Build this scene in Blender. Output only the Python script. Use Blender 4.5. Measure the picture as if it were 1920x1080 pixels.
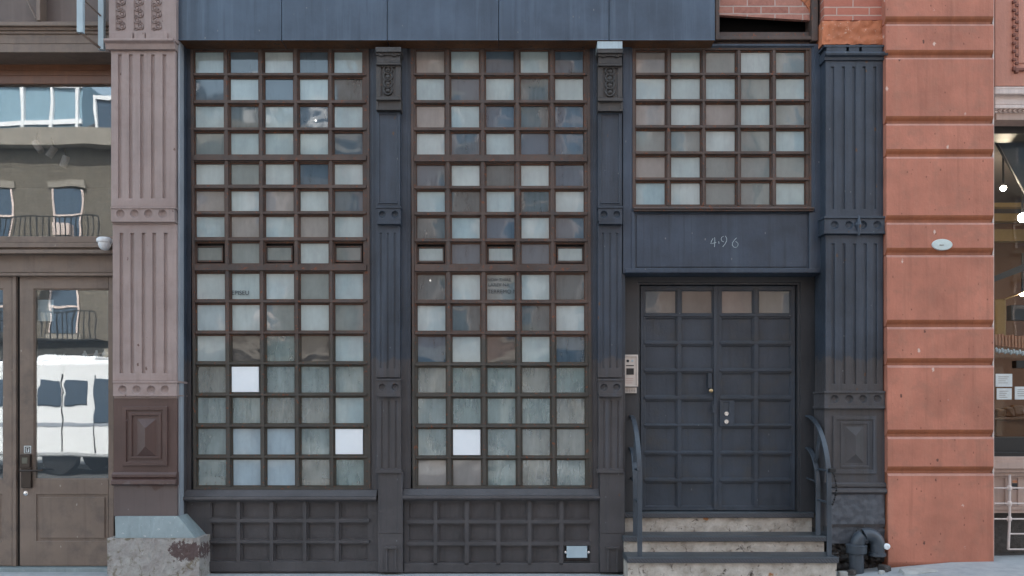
import bpy, bmesh, math, random
from mathutils import Vector, Matrix, noise
R = math.radians
scene = bpy.context.scene
for o in list(bpy.data.objects): bpy.data.objects.remove(o, do_unlink=True)
COL = scene.collection
# ------------------------------------------------------------------ camera, sky, sun, exposure
D = 7.5; EYE = 1.475
cam = bpy.data.objects.new('camera', bpy.data.cameras.new('camera')); COL.objects.link(cam)
cam.location = (0, -D, EYE); cam.rotation_euler = (R(90), 0, 0)
cam.data.sensor_width = 36; cam.data.lens = 36*1500/1920; cam.data.shift_y = 0.125
cam.data.clip_start = 0.05; cam.data.clip_end = 500
scene.camera = cam
SUN_EL = 52
w = bpy.data.worlds.new('World'); scene.world = w; w.use_nodes = True
wn = w.node_tree.nodes; wl = w.node_tree.links
sky = wn.new('ShaderNodeTexSky'); sky.sky_type = 'NISHITA'; sky.sun_disc = False
sky.sun_elevation = R(SUN_EL); sky.sun_rotation = R(10); sky.dust_density = 3.0; sky.air_density = 1.0; sky.ozone_density = 0.7
hs = wn.new('ShaderNodeHueSaturation'); hs.inputs['Saturation'].default_value = .66; hs.inputs['Hue'].default_value = .475; wl.new(sky.outputs[0], hs.inputs['Color']); wl.new(hs.outputs[0], wn['Background'].inputs[0]); wn['Background'].inputs[1].default_value = 0.15
sun = bpy.data.objects.new('sun', bpy.data.lights.new('sun', 'SUN')); COL.objects.link(sun)
sun.data.energy = 3.2; sun.data.angle = R(0.5); sun.data.color = (1, 0.93, 0.82)
sun.rotation_euler = (R(-(90-SUN_EL)), 0, R(-10)); sun.location = (0, 10, 30)
vs = scene.view_settings; vs.view_transform = 'Standard'; vs.look = 'None'; vs.exposure = 2.3; vs.gamma = 1
scene.cycles.max_bounces = 8; scene.cycles.transparent_max_bounces = 12
scene.cycles.sample_clamp_indirect = 6
rnd = random.Random(7)

# ------------------------------------------------------------------ node helpers
def mat(name):
    m = bpy.data.materials.new(name); m.use_nodes = True
    nt = m.node_tree; return m, nt, nt.nodes['Principled BSDF']
def N(nt, t, **kw):
    n = nt.nodes.new(t)
    for k, v in kw.items():
        if k in n.inputs: n.inputs[k].default_value = v
        else: setattr(n, k, v)
    return n
def pos(nt, scale=(1, 1, 1), off=(0, 0, 0)):
    g = N(nt, 'ShaderNodeNewGeometry'); m = N(nt, 'ShaderNodeMapping')
    m.inputs['Scale'].default_value = scale; m.inputs['Location'].default_value = off
    nt.links.new(g.outputs['Position'], m.inputs[0]); return m.outputs[0]
def noi(nt, vec, scale, detail=4, rough=.55, dist=0):
    n = N(nt, 'ShaderNodeTexNoise', Scale=scale, Detail=detail, Roughness=rough, Distortion=dist)
    nt.links.new(vec, n.inputs['Vector']); return n.outputs['Fac']
def ramp(nt, fac, stops):
    r = N(nt, 'ShaderNodeValToRGB'); e = r.color_ramp.elements
    while len(e) > 1: e.remove(e[-1])
    for i, (p, c) in enumerate(stops):
        q = e[0] if i == 0 else e.new(p)
        q.position = p; q.color = (c, c, c, 1) if not isinstance(c, (tuple, list)) else (*c, 1)
    nt.links.new(fac, r.inputs[0]); return r.outputs[0]
def mix(nt, fac, a, b, mode='MIX'):
    m = N(nt, 'ShaderNodeMix', data_type='RGBA', blend_type=mode)
    for s, v in ((0, fac), (6, a), (7, b)):
        if hasattr(v, 'is_linked') or isinstance(v, bpy.types.NodeSocket): nt.links.new(v, m.inputs[s])
        elif s == 0: m.inputs[0].default_value = v
        else: m.inputs[s].default_value = (*v, 1) if isinstance(v, (tuple, list)) else (v, v, v, 1)
    return m.outputs[2]
def bump(nt, h, strength, dist=.01, nrm=None):
    b = N(nt, 'ShaderNodeBump', Strength=strength, Distance=dist); nt.links.new(h, b.inputs['Height'])
    if nrm: nt.links.new(nrm, b.inputs['Normal'])
    return b.outputs[0]
def zcoord(nt):
    s = N(nt, 'ShaderNodeSeparateXYZ'); g = N(nt, 'ShaderNodeNewGeometry'); nt.links.new(g.outputs['Position'], s.inputs[0]); return s.outputs[2]
def mth(nt, op, a, b=0.0, clamp=False):
    n = N(nt, 'ShaderNodeMath', operation=op, use_clamp=clamp)
    for i, v in ((0, a), (1, b)):
        if isinstance(v, bpy.types.NodeSocket): nt.links.new(v, n.inputs[i])
        else: n.inputs[i].default_value = v
    return n.outputs[0]
def sc(c, k): return tuple(x*k for x in c)

def paint(name, base, var=.25, rough=.5, bmp=.25, chips=None, chipamt=.7, streak=.3, streak_col=None, low=None, low_z=None, dirt=None, spec=.5):
    """old oil paint on iron / wood / stone: blotches, vertical streaks, chips, brush bump; 'low' = another coat below low_z"""
    m, nt, p = mat(name)
    P = pos(nt); n1 = noi(nt, P, 2.3, 5, .6); n2 = noi(nt, P, 38, 3, .6)
    col = mix(nt, ramp(nt, n1, [(.3, 0), (.7, 1)]), sc(base, 1-var), sc(base, 1+var))
    if low is not None:
        zz = zcoord(nt); e = mth(nt, 'ADD', zz, mth(nt, 'MULTIPLY', noi(nt, pos(nt, (1, 1, .4)), 9, 3), .25))
        f = mth(nt, 'MULTIPLY', mth(nt, 'SUBTRACT', low_z+.125, e), 45, True)
        lc = mix(nt, ramp(nt, n1, [(.3, 0), (.7, 1)]), sc(low, 1-var*.6), sc(low, 1+var*.6))
        col = mix(nt, f, col, lc)
    st = noi(nt, pos(nt, (14, 14, .55)), 1.0, 4, .6)
    sc_ = streak_col or sc(base, 1.9)
    col = mix(nt, mth(nt, 'MULTIPLY', ramp(nt, st, [(.52, 0), (.75, 1)]), streak), col, sc_)
    st2 = noi(nt, pos(nt, (22, 22, .9), (5, 3, 1)), 1.0, 4, .6)
    col = mix(nt, mth(nt, 'MULTIPLY', ramp(nt, st2, [(.55, 0), (.72, 1)]), streak), col, sc(base, .5))
    if dirt:
        col = mix(nt, mth(nt, 'MULTIPLY', ramp(nt, noi(nt, P, 5.5, 6, .7), [(.5, 0), (.68, 1)]), .6), col, dirt)
    if chips:
        cf = ramp(nt, noi(nt, P, 26, 6, .68, .4), [(chipamt, 0), (chipamt+.03, 1)])
        col = mix(nt, cf, col, chips)
    nt.links.new(col, p.inputs['Base Color'])
    rr = mth(nt, 'ADD', mth(nt, 'MULTIPLY', n2, .2), rough-.1); nt.links.new(rr, p.inputs['Roughness'])
    p.inputs['Specular IOR Level'].default_value = spec
    h = mth(nt, 'ADD', mth(nt, 'MULTIPLY', n2, .35), noi(nt, pos(nt, (1, 1, .35)), 11, 5, .65))
    nt.links.new(bump(nt, h, bmp, .012), p.inputs['Normal'])
    return m

def flat(name, col, rough=.6, metal=0, emis=None, es=0, var=.18):
    m, nt, p = mat(name)
    n = noi(nt, pos(nt), 30, 4, .6)
    nt.links.new(mix(nt, n, sc(col, 1-var), sc(col, 1+var)), p.inputs['Base Color'])
    p.inputs['Roughness'].default_value = rough; p.inputs['Metallic'].default_value = metal
    nt.links.new(bump(nt, n, .15, .004), p.inputs['Normal'])
    if emis: p.inputs['Emission Color'].default_value = (*emis, 1); p.inputs['Emission Strength'].default_value = es
    return m

STEEL = (.036, .046, .063); STEELLOW = (.066, .060, .062)
MT = {}
MT['steel'] = paint('blue_black_steel_paint', STEEL, .35, .45, .45, (.12, .12, .11), .70, .5, (.075, .095, .125), STEELLOW, 2.02, spec=.4)
MT['steel_low'] = paint('grey_brown_steel_paint', STEELLOW, .25, .5, .4, (.12, .11, .10), .71, .35, (.08, .08, .085), spec=.4)
MT['fascia'] = paint('blue_sheet_steel', (.058, .082, .118), .25, .38, .15, (.16, .20, .23), .76, .4, (.12, .165, .225), spec=.4)
MT['door'] = paint('door_paint', (.037, .046, .061), .3, .42, .35, (.09, .09, .09), .71, .4, (.055, .063, .078), None, None, (.055, .052, .05), spec=.4)
MT['lintel'] = paint('lintel_paint', (.040, .055, .080), .3, .42, .3, (.10, .12, .14), .73, .6, (.065, .09, .12), spec=.4)
MT['muntin'] = paint('rusty_brown_frame_paint', (.082, .054, .044), .35, .55, .4, (.17, .055, .025), .60, .3, (.085, .08, .078), (.060, .052, .043), 2.2, (.055, .055, .055), spec=.4)
MT['oldiron'] = paint('bare_old_iron', (.042, .037, .035), .3, .5, .5, (.10, .07, .05), .62, .4, (.08, .085, .09))
MT['rust'] = paint('rusty_putty_line', (.085, .040, .024), .4, .7, .4, (.20, .075, .03), .62, .2, None, (.055, .045, .03), 2.2)
MT['rustband'] = paint('orange_rust_band', (.11, .042, .014), .5, .8, .4, (.03, .02, .015), .60, .5, (.045, .035, .03))
MT['jamb'] = paint('dark_jamb_paint', (.036, .036, .040), .2, .5, .2)
MT['mauve'] = paint('mauve_iron_paint', (.31, .235, .215), .14, .55, .35, (.20, .10, .08), .70, .3, (.34, .29, .28), None, None, (.25, .18, .165), spec=.4)
MT['maroon'] = paint('maroon_iron_paint', (.085, .047, .040), .16, .42, .3, (.25, .2, .2), .78, .3, (.11, .07, .062), (.115, .085, .080), .86)
MT['paleside'] = paint('pale_blue_side_paint', (.27, .29, .32), .15, .6, .3, (.2, .12, .1), .68, .3)
MT['shop'] = paint('taupe_wood_paint', (.185, .135, .106), .16, .5, .2, (.1, .07, .06), .76, .3, (.17, .14, .12), None, None, (.10, .08, .068), spec=.4)
MT['shopdark'] = paint('dark_brown_board', (.12, .088, .076), .12, .6, .15)
MT['wood'] = paint('varnished_orange_wood', (.13, .052, .024), .2, .4, .1)
MT['black'] = flat('black_iron', (.012, .012, .013), .4)
MT['iron'] = paint('handrail_paint', (.050, .060, .074), .25, .42, .3, (.12, .12, .13), .75, .3)
MT['red'] = paint('terracotta_pier_paint', (.44, .168, .112), .22, .6, .5, (.6, .42, .34), .735, .3, (.46, .22, .15), None, None, (.33, .15, .105), spec=.3)
def wear(m, scale, th, col, seed):
    nt = m.node_tree; p = nt.nodes['Principled BSDF']; base = p.inputs['Base Color'].links[0].from_socket
    v = N(nt, 'ShaderNodeTexVoronoi', Scale=scale); nt.links.new(pos(nt, (1, 1, .6), (seed, seed, seed)), v.inputs['Vector'])
    sep = N(nt, 'ShaderNodeSeparateColor'); nt.links.new(v.outputs['Color'], sep.inputs[0])
    lim = mth(nt, 'MULTIPLY', mth(nt, 'GREATER_THAN', sep.outputs[0], .78), mth(nt, 'MULTIPLY', noi(nt, pos(nt), 60, 3), th))
    f = mth(nt, 'MULTIPLY', mth(nt, 'SUBTRACT', lim, v.outputs['Distance']), 25, True)
    nt.links.new(mix(nt, f, base, col), p.inputs['Base Color'])
wear(MT['red'], 7, .20, (.62, .45, .38), 1); wear(MT['red'], 9, .22, (.14, .06, .045), 4); wear(MT['red'], 23, .30, (.24, .09, .06), 8)
for k_ in ('steel', 'lintel', 'door', 'fascia'): wear(MT[k_], 16, .20, (.15, .16, .165), 3)
wear(MT['steel'], 11, .25, (.10, .055, .035), 6); wear(MT['mauve'], 12, .25, (.13, .07, .055), 2); wear(MT['maroon'], 12, .22, (.3, .26, .25), 5); wear(MT['shop'], 13, .2, (.3, .26, .22), 5)
MT['redshade'] = paint('terracotta_shaded_underside', (.27, .085, .035), .25, .6, .3)  # darker copy of the pier red: shade painted into the sloped block undersides
MT['redtop'] = paint('terracotta_lit_edge', (.42, .20, .15), .2, .6, .3)  # paler copy of the pier red: light painted into the top bevels
MT['redjoint'] = paint('terracotta_joint', (.26, .085, .04), .2, .6, .2)
MT['terra'] = paint('terracotta_panel', (.46, .2, .14), .12, .6, .5, (.15, .06, .04), .72, .2)
MT['cream'] = paint('weathered_cream_trim', (.60, .50, .46), .12, .6, .4, (.4, .22, .16), .68, .25)
MT['pink'] = paint('pinkish_cream_paint', (.42, .30, .25), .12, .6, .3, (.3, .17, .12), .7, .25)
MT['white'] = flat('white_enamel', (.80, .82, .84), .35, 0, None, 0, .03)
MT['camwhite'] = flat('white_plastic', (.7, .72, .74), .35)
MT['chalk'] = flat('chalk_marks', (.4, .46, .48), .9)
MT['brass'] = flat('worn_brass', (.5, .36, .2), .3, 1)
MT['chrome'] = flat('worn_chrome', (.75, .75, .76), .25, 1)
MT['bronze'] = flat('bronze_lock', (.04, .028, .022), .35, .4)
MT['zinc'] = paint('bare_zinc', (.38, .46, .5), .1, .4, .2, None, .7, .2)
MT['ink'] = flat('black_ink', (.045, .05, .055), .8)
MT['intercom'] = flat('intercom_beige_metal', (.62, .53, .47), .4)
MT['rope'] = flat('tan_fabric_heap', (.55, .47, .40), .8)
MT['roomwall'] = flat('room_wall', (.13, .15, .18), .8)
MT['roomfloor'] = flat('room_floor', (.12, .1, .09), .8)
MT['bulb'] = flat('lit_bulb', (.9, .9, .9), .5, 0, (1, .95, .88), 3)
MT['bulb_warm'] = flat('lit_warm_bulb', (.9, .8, .7), .5, 0, (1, .78, .55), 60)
MT['cafewood'] = flat('cafe_wood', (.20, .075, .022), .5)
MT['cafewall'] = flat('cafe_ochre_wall', (.27, .17, .06), .7)
MT['awning'] = flat('grey_canvas', (.13, .14, .15), .8)
MT['paper'] = flat('paper_sheet', (.62, .66, .66), .8)
MT['orange'] = flat('orange_fabric', (.55, .24, .13), .8)
MT['rubble'] = None
MT['asphalt'] = None

def brick(name, c1, c2, mortar, sx=.21, sz=.07, rough=.8, mort=.012):
    m, nt, p = mat(name)
    s = N(nt, 'ShaderNodeSeparateXYZ'); g = N(nt, 'ShaderNodeNewGeometry'); nt.links.new(g.outputs['Position'], s.inputs[0])
    cb = N(nt, 'ShaderNodeCombineXYZ'); nt.links.new(s.outputs[0], cb.inputs[0]); nt.links.new(s.outputs[2], cb.inputs[1])
    b = N(nt, 'ShaderNodeTexBrick'); b.inputs['Scale'].default_value = 1
    b.inputs['Brick Width'].default_value = sx; b.inputs['Row Height'].default_value = sz; b.inputs['Mortar Size'].default_value = mort/2
    b.inputs['Mortar Smooth'].default_value = .3
    b.inputs['Color1'].default_value = (*c1, 1); b.inputs['Color2'].default_value = (*c2, 1); b.inputs['Mortar'].default_value = (*mortar, 1)
    wob = N(nt, 'ShaderNodeVectorMath', operation='ADD'); nt.links.new(cb.outputs[0], wob.inputs[0])
    nn = N(nt, 'ShaderNodeTexNoise', Scale=9.0); nt.links.new(g.outputs['Position'], nn.inputs['Vector'])
    vm = N(nt, 'ShaderNodeVectorMath', operation='SCALE'); nt.links.new(nn.outputs['Color'], vm.inputs[0]); vm.inputs['Scale'].default_value = .008
    nt.links.new(vm.outputs[0], wob.inputs[1]); nt.links.new(wob.outputs[0], b.inputs['Vector'])
    f = noi(nt, pos(nt), 14, 5, .7)
    col = mix(nt, ramp(nt, f, [(.3, .55), (.75, 1.3)]), b.outputs['Color'], (1, 1, 1), 'MULTIPLY')
    cc = mix(nt, .45, b.outputs['Color'], ramp(nt, noi(nt, pos(nt), 20, 5, .7), [(.3, sc(c1, .6)), (.75, sc(c2, 1.25))]))
    cc = mix(nt, ramp(nt, b.outputs['Fac'], [(.3, 0), (.7, 1)]), cc, mortar)
    nt.links.new(cc, p.inputs['Base Color']); p.inputs['Roughness'].default_value = rough
    h = mth(nt, 'SUBTRACT', f, b.outputs['Fac'])
    nt.links.new(bump(nt, h, .5, .008), p.inputs['Normal']); return m
MT['brick'] = brick('old_red_brick', (.30, .11, .08), (.44, .20, .15), (.42, .33, .29), .26, .07)
MT['brickpier'] = brick('painted_red_brick', (.50, .17, .11), (.36, .12, .085), (.46, .33, .28), .3, .075)
MT['brick_opp'] = brick('opposite_red_brick', (.125, .072, .055), (.17, .105, .085), (.16, .145, .13), .3, .1)
MT['brick_opp2'] = brick('opposite_olive_brick', (.10, .088, .072), (.17, .15, .12), (.06, .055, .05), .3, .1)
MT['oppstone'] = paint('opposite_grey_stone', (.20, .17, .15), .1, .8, .2)
MT['opptrim'] = paint('opposite_trim_stone', (.24, .22, .19), .1, .8, .2)
MT['orangestone'] = paint('rough_orange_stone', (.50, .17, .08), .3, .8, .9, (.6, .42, .34), .62, .1)
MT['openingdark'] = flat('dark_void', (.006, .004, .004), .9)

def stone(name, a, b, dark, darkamt, blot=None, blotamt=.6, scale=1, bmp=.7):
    m, nt, p = mat(name); P = pos(nt)
    c = mix(nt, ramp(nt, noi(nt, P, 7*scale, 8, .7), [(.35, 0), (.65, 1)]), a, b)
    if blot: c = mix(nt, ramp(nt, noi(nt, pos(nt, (1, 1, 1), (3, 1, 2)), 3.2*scale, 6, .65), [(blotamt, 0), (blotamt+.03, 1)]), c, blot)
    c = mix(nt, ramp(nt, noi(nt, pos(nt, (1, 1, 1), (9, 4, 2)), 12*scale, 8, .75, .6), [(darkamt, 0), (darkamt+.08, 1)]), c, dark)
    nt.links.new(c, p.inputs['Base Color']); p.inputs['Roughness'].default_value = .85
    h = mth(nt, 'ADD', noi(nt, P, 40*scale, 5, .7), noi(nt, P, 9*scale, 5, .6)); nt.links.new(bump(nt, h, bmp, .012), p.inputs['Normal']); return m
MT['riser'] = stone('peeling_white_stone', (.34, .29, .24), (.60, .54, .48), (.07, .05, .04), .57, (.34, .15, .06), .63)
MT['plinth'] = stone('stained_granite', (.26, .23, .215), (.38, .36, .33), (.17, .14, .10), .54, None, .6)
def plinth_mat(m, cx, cz, rx, rz):
    nt = m.node_tree; p = nt.nodes['Principled BSDF']; l = p.inputs['Base Color'].links[0]; base = l.from_socket
    sp_ = N(nt, 'ShaderNodeSeparateXYZ'); g = N(nt, 'ShaderNodeNewGeometry'); nt.links.new(g.outputs['Position'], sp_.inputs[0])
    dx = mth(nt, 'POWER', mth(nt, 'ABSOLUTE', mth(nt, 'DIVIDE', mth(nt, 'SUBTRACT', sp_.outputs[0], cx), rx)), 2.5); dz = mth(nt, 'POWER', mth(nt, 'ABSOLUTE', mth(nt, 'DIVIDE', mth(nt, 'SUBTRACT', sp_.outputs[2], cz), rz)), 2.5)
    f = mth(nt, 'ADD', mth(nt, 'ADD', dx, dz), mth(nt, 'MULTIPLY', mth(nt, 'SUBTRACT', noi(nt, pos(nt), 17, 8, .75), .5), 6.5))
    f = mth(nt, 'MULTIPLY', mth(nt, 'SUBTRACT', 1.0, f), 8, True)
    nt.links.new(mix(nt, mth(nt, 'MULTIPLY', f, .92), base, (.075, .04, .037)), p.inputs['Base Color'])
plinth_mat(MT['plinth'], -2.94, .25, .15, .09)
MT['plinthmark'] = MT['plinth']
MT['plinthtop'] = paint('pale_grey_blue_stone_paint', (.215, .255, .26), .2, .6, .4, (.42, .42, .42), .64, .3)
MT['rubble'] = stone('black_rubble', (.035, .03, .028), (.08, .07, .065), (.22, .2, .17), .66, None, .6, 1.6, 1)
MT['paintstone'] = paint('painted_rough_stone', (.078, .082, .095), .15, .6, 1.0, (.13, .13, .13), .7, .15)
MT['tread'] = paint('steel_tread', (.052, .060, .068), .3, .42, .3, (.14, .13, .12), .73, .2)
MT['sidewalk'] = stone('concrete', (.30, .32, .33), (.40, .41, .41), (.13, .13, .13), .66, None, .6, 1.2, .3)
MT['asphalt'] = stone('asphalt', (.045, .045, .047), (.06, .06, .06), (.03, .03, .03), .6, None, .6, 2, .4)
MT['slab'] = stone('broken_slab', (.33, .33, .31), (.46, .46, .44), (.16, .13, .11), .62)
MT['roughdark'] = stone('dark_rough_base', (.06, .05, .045), (.10, .085, .075), (.17, .15, .13), .66, None, .6, 3, 1)

# knurled front of the treads
def knurl():
    m, nt, p = mat('diamond_plate_edge')
    wv = N(nt, 'ShaderNodeTexWave', Scale=22.0, Distortion=1.0); wv.bands_direction = 'DIAGONAL'
    nt.links.new(pos(nt), wv.inputs['Vector'])
    c = mix(nt, wv.outputs['Fac'], (.045, .045, .05), (.075, .075, .085)); nt.links.new(c, p.inputs['Base Color'])
    p.inputs['Roughness'].default_value = .5; nt.links.new(bump(nt, wv.outputs['Fac'], .5, .004), p.inputs['Normal']); return m
MT['knurl'] = knurl()

def glassy(name, kind, tint=(.2, .25, .28), dust=.3, seed=0, spec=1.9, wav=.07, wscale=2.6, grough=.045):
    """kind 'frost': glass over pale obscured backing; 'clear': see-through dusty glass"""
    m = bpy.data.materials.new(name); m.use_nodes = True; nt = m.node_tree; nt.nodes.clear()
    out = N(nt, 'ShaderNodeOutputMaterial'); L = nt.links
    off = (seed*3.7, seed*1.3, seed*2.1)
    nm = bump(nt, noi(nt, pos(nt, (1, 1, 1), off), wscale, 2, .5, .3), wav, .05)
    fr = N(nt, 'ShaderNodeFresnel', IOR=spec); L.new(nm, fr.inputs['Normal'])
    gb = N(nt, 'ShaderNodeNewGeometry'); L.new(mth(nt, 'ADD', spec, mth(nt, 'MULTIPLY', gb.outputs['Backfacing'], 1/spec-spec)), fr.inputs['IOR'])
    gl = N(nt, 'ShaderNodeBsdfGlossy', Roughness=grough); gl.inputs['Color'].default_value = (.92, .94, .95, 1); L.new(nm, gl.inputs['Normal'])
    df = N(nt, 'ShaderNodeBsdfDiffuse')
    n1 = noi(nt, pos(nt, (1, 1, .6), off), 6, 5, .65); n2 = noi(nt, pos(nt, (30, 30, 3), off), 1, 4, .6)
    if kind == 'frost':
        c = mix(nt, ramp(nt, n1, [(.3, 0), (.7, 1)]), sc(tint, .86), sc(tint, 1.12))
        c = mix(nt, mth(nt, 'MULTIPLY', ramp(nt, n2, [(.5, 0), (.8, 1)]), .22), c, sc(tint, .55))
        L.new(c, df.inputs['Color']); body = df.outputs[0]
    else:
        df.inputs['Color'].default_value = (*tint, 1)
        tr = N(nt, 'ShaderNodeBsdfTransparent'); tr.inputs['Color'].default_value = (.86, .9, .92, 1)
        f = mth(nt, 'ADD', mth(nt, 'MULTIPLY', ramp(nt, mth(nt, 'ADD', mth(nt, 'MULTIPLY', n1, .6), mth(nt, 'MULTIPLY', n2, .4)), [(.3, 0), (.7, 1)]), dust*.8), dust*.6, True)
        mx = N(nt, 'ShaderNodeMixShader'); L.new(f, mx.inputs[0]); L.new(tr.outputs[0], mx.inputs[1]); L.new(df.outputs[0], mx.inputs[2]); body = mx.outputs[0]
    mx2 = N(nt, 'ShaderNodeMixShader'); L.new(fr.outputs[0], mx2.inputs[0]); L.new(body, mx2.inputs[1]); L.new(gl.outputs[0], mx2.inputs[2])
    L.new(mx2.outputs[0], out.inputs[0]); return m
GL = {
 'F': [glassy('frosted_pane_teal', 'frost', (.30, .375, .39), 0, 1, 1.6), glassy('frosted_pane_pale', 'frost', (.36, .41, .41), 0, 2, 1.6), glassy('frosted_pane_bright', 'frost', (.32, .385, .39), 0, 3, 1.6)],
 'C': [glassy('clear_pane', 'clear', (.078, .115, .15), 1.0, 4, 1.6), glassy('clear_pane_dusty', 'clear', (.085, .115, .14), 1.0, 5, 1.7), glassy('clear_pane_smoky', 'clear', (.10, .12, .125), .9, 6, 1.6)],
 'M': [glassy('hazy_pane', 'clear', (.34, .41, .405), .5, 7, 1.5), glassy('hazy_pane_green', 'clear', (.30, .38, .37), .5, 8, 1.5), glassy('hazy_pane_brown', 'clear', (.36, .37, .34), .5, 9, 1.5)],
 'P': [glassy('pale_blue_pane', 'frost', (.33, .405, .45), 0, 10, 1.5)],
 'T': [glassy('tan_pane', 'frost', (.24, .225, .215), 0, 11, 1.6)],
 'G': [glassy('grey_pane', 'frost', (.17, .20, .20), 0, 12, 1.7)],
 'D': [glassy('dark_warm_pane', 'frost', (.075, .07, .068), 0, 13, 1.8)],
 'B': [glassy('door_light_tan', 'frost', (.15, .143, .133), 0, 14, 1.6), glassy('door_light_brown', 'frost', (.13, .122, .113), 0, 15, 1.6), glassy('door_light_pale', 'frost', (.20, .175, .16), 0, 16, 1.6)],
}
MT['shopglass'] = glassy('shop_glass', 'clear', (.1, .1, .09), .10, 20, 2.1, .06, .9, .004)
MT['doorglass'] = glassy('shop_door_glass', 'clear', (.1, .1, .09), .06, 21, 2.2, .02, 1.8, .004)
MT['cafeglass'] = glassy('cafe_glass', 'clear', (.1, .1, .09), .0, 22, 1.22, .05, 1.1, .01)

# ------------------------------------------------------------------ geometry helpers
def PX(px, d=0): return (px-960)/200*(D+d)/D
def PZ(py, d=0): return EYE+(780-py)/200*(D+d)/D
class MB:
    def __init__(s, warp=None): s.v = []; s.f = []; s.mi = []; s.d = {}; s.warp = warp
    def vert(s, p):
        k = (round(p[0], 5), round(p[1], 5), round(p[2], 5))
        if k not in s.d: s.d[k] = len(s.v); s.v.append(k)
        return s.d[k]
    def face(s, pts, mi=0, share=True):
        if share: ix = [s.vert(p) for p in pts]
        else:
            ix = list(range(len(s.v), len(s.v)+len(pts))); s.v += [tuple(p) for p in pts]
        if len(set(ix)) >= 3: s.f.append(ix); s.mi.append(mi)
    def box(s, x0, x1, y0, y1, z0, z1, mi=0):
        b = len(s.v); s.v += [(x, y, z) for z in (z0, z1) for y in (y0, y1) for x in (x0, x1)]
        for q in ((0, 2, 3, 1), (4, 5, 7, 6), (0, 1, 5, 4), (2, 6, 7, 3), (0, 4, 6, 2), (1, 3, 7, 5)): s.f.append([b+i for i in q]); s.mi.append(mi)
        return s
    def pbox(s, a, b, t, u, d0, d1, mi=0): return s.box(PX(a, d0), PX(b, d0), d0, d1, PZ(u, d0), PZ(t, d0), mi)
    def prism(s, prof, x0, x1, mi=0):           # profile in (y,z) extruded along x
        n = len(prof); b = len(s.v); s.v += [(x0, y, z) for y, z in prof]+[(x1, y, z) for y, z in prof]
        for i in range(n): j = (i+1) % n; s.f.append([b+i, b+j, b+n+j, b+n+i]); s.mi.append(mi)
        s.f.append([b+i for i in range(n)][::-1]); s.f.append([b+n+i for i in range(n)]); s.mi += [mi, mi]
        return s
    def tube(s, pts, r, seg=10, mi=0, flat=None, cap=True, ph=0):
        pts = [Vector(p) for p in pts]; rings = []
        for i, p in enumerate(pts):
            t = (pts[min(i+1, len(pts)-1)]-pts[max(i-1, 0)]).normalized()
            up = Vector((1, 0, 0)) if abs(t.x) < .9 else Vector((0, 0, 1))
            a = t.cross(up).normalized(); b = t.cross(a).normalized()
            rr = r[i] if isinstance(r, (list, tuple)) else r
            ra, rb = (rr, rr) if flat is None else (rr*flat[0], rr*flat[1])
            k = len(s.v); s.v += [tuple(p+a*math.cos(2*math.pi*j/seg+ph)*ra+b*math.sin(2*math.pi*j/seg+ph)*rb) for j in range(seg)]; rings.append(k)
        for k0, k1 in zip(rings, rings[1:]):
            for j in range(seg): s.f.append([k0+j, k0+(j+1) % seg, k1+(j+1) % seg, k1+j]); s.mi.append(mi)
        if cap: s.f.append([rings[0]+j for j in range(seg)][::-1]); s.f.append([rings[-1]+j for j in range(seg)]); s.mi += [mi, mi]
        return s
    def lathe(s, c, prof, axis='y', seg=20, mi=0):   # prof: (radius, offset along axis)
        c = Vector(c); rings = []
        for r, h in prof:
            k = len(s.v)
            for j in range(seg):
                a = 2*math.pi*j/seg; u, v = math.cos(a)*r, math.sin(a)*r
                s.v.append(tuple(c+(Vector((u, h, v)) if axis == 'y' else Vector((u, v, h)) if axis == 'z' else Vector((h, u, v)))))
            rings.append(k)
        for k0, k1 in zip(rings, rings[1:]):
            for j in range(seg): s.f.append([k0+j, k0+(j+1) % seg, k1+(j+1) % seg, k1+j]); s.mi.append(mi)
        s.f.append([rings[0]+j for j in range(seg)][::-1]); s.f.append([rings[-1]+j for j in range(seg)]); s.mi += [mi, mi]
        return s
    def relief(s, outer, rects, d0, back, mi=0, dm=None):
        """heightfield slab: outer=(px0,px1,py0,py1); rects=[(px0,px1,py0,py1,depth or None)], later ones win. measured at depth d0"""
        xs = sorted({outer[0], outer[1], *[v for r in rects for v in r[:2] if outer[0] < v < outer[1]]})
        ys = sorted({outer[2], outer[3], *[v for r in rects for v in r[2:4] if outer[2] < v < outer[3]]})
        X = [PX(v, d0) for v in xs]; Z = [PZ(v, d0) for v in ys]; nx, ny = len(xs)-1, len(ys)-1
        G = [[d0]*nx for _ in range(ny)]
        for r in rects:
            for j in range(ny):
                cy = (ys[j]+ys[j+1])/2
                if not r[2] < cy < r[3]: continue
                for i in range(nx):
                    if r[0] < (xs[i]+xs[i+1])/2 < r[1]: G[j][i] = r[4]
        g = lambda j, i: back if not (0 <= i < nx and 0 <= j < ny) or G[j][i] is None else G[j][i]
        for j in range(ny):
            for i in range(nx):
                d = G[j][i]
                if d is not None:
                    mi_ = mi if dm is None else dm.get(round(d-d0, 4), mi)
                    s.face([(X[i], d, Z[j+1]), (X[i+1], d, Z[j+1]), (X[i+1], d, Z[j]), (X[i], d, Z[j])], mi_)
                    s.face([(X[i], back, Z[j+1]), (X[i], back, Z[j]), (X[i+1], back, Z[j]), (X[i+1], back, Z[j+1])], mi)
        for j in range(ny):
            for i in range(nx+1):
                a, b = g(j, i-1), g(j, i)
                if abs(a-b) > 1e-6:
                    q = [(X[i], a, Z[j]), (X[i], b, Z[j]), (X[i], b, Z[j+1]), (X[i], a, Z[j+1])]; s.face(q, mi)
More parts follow.
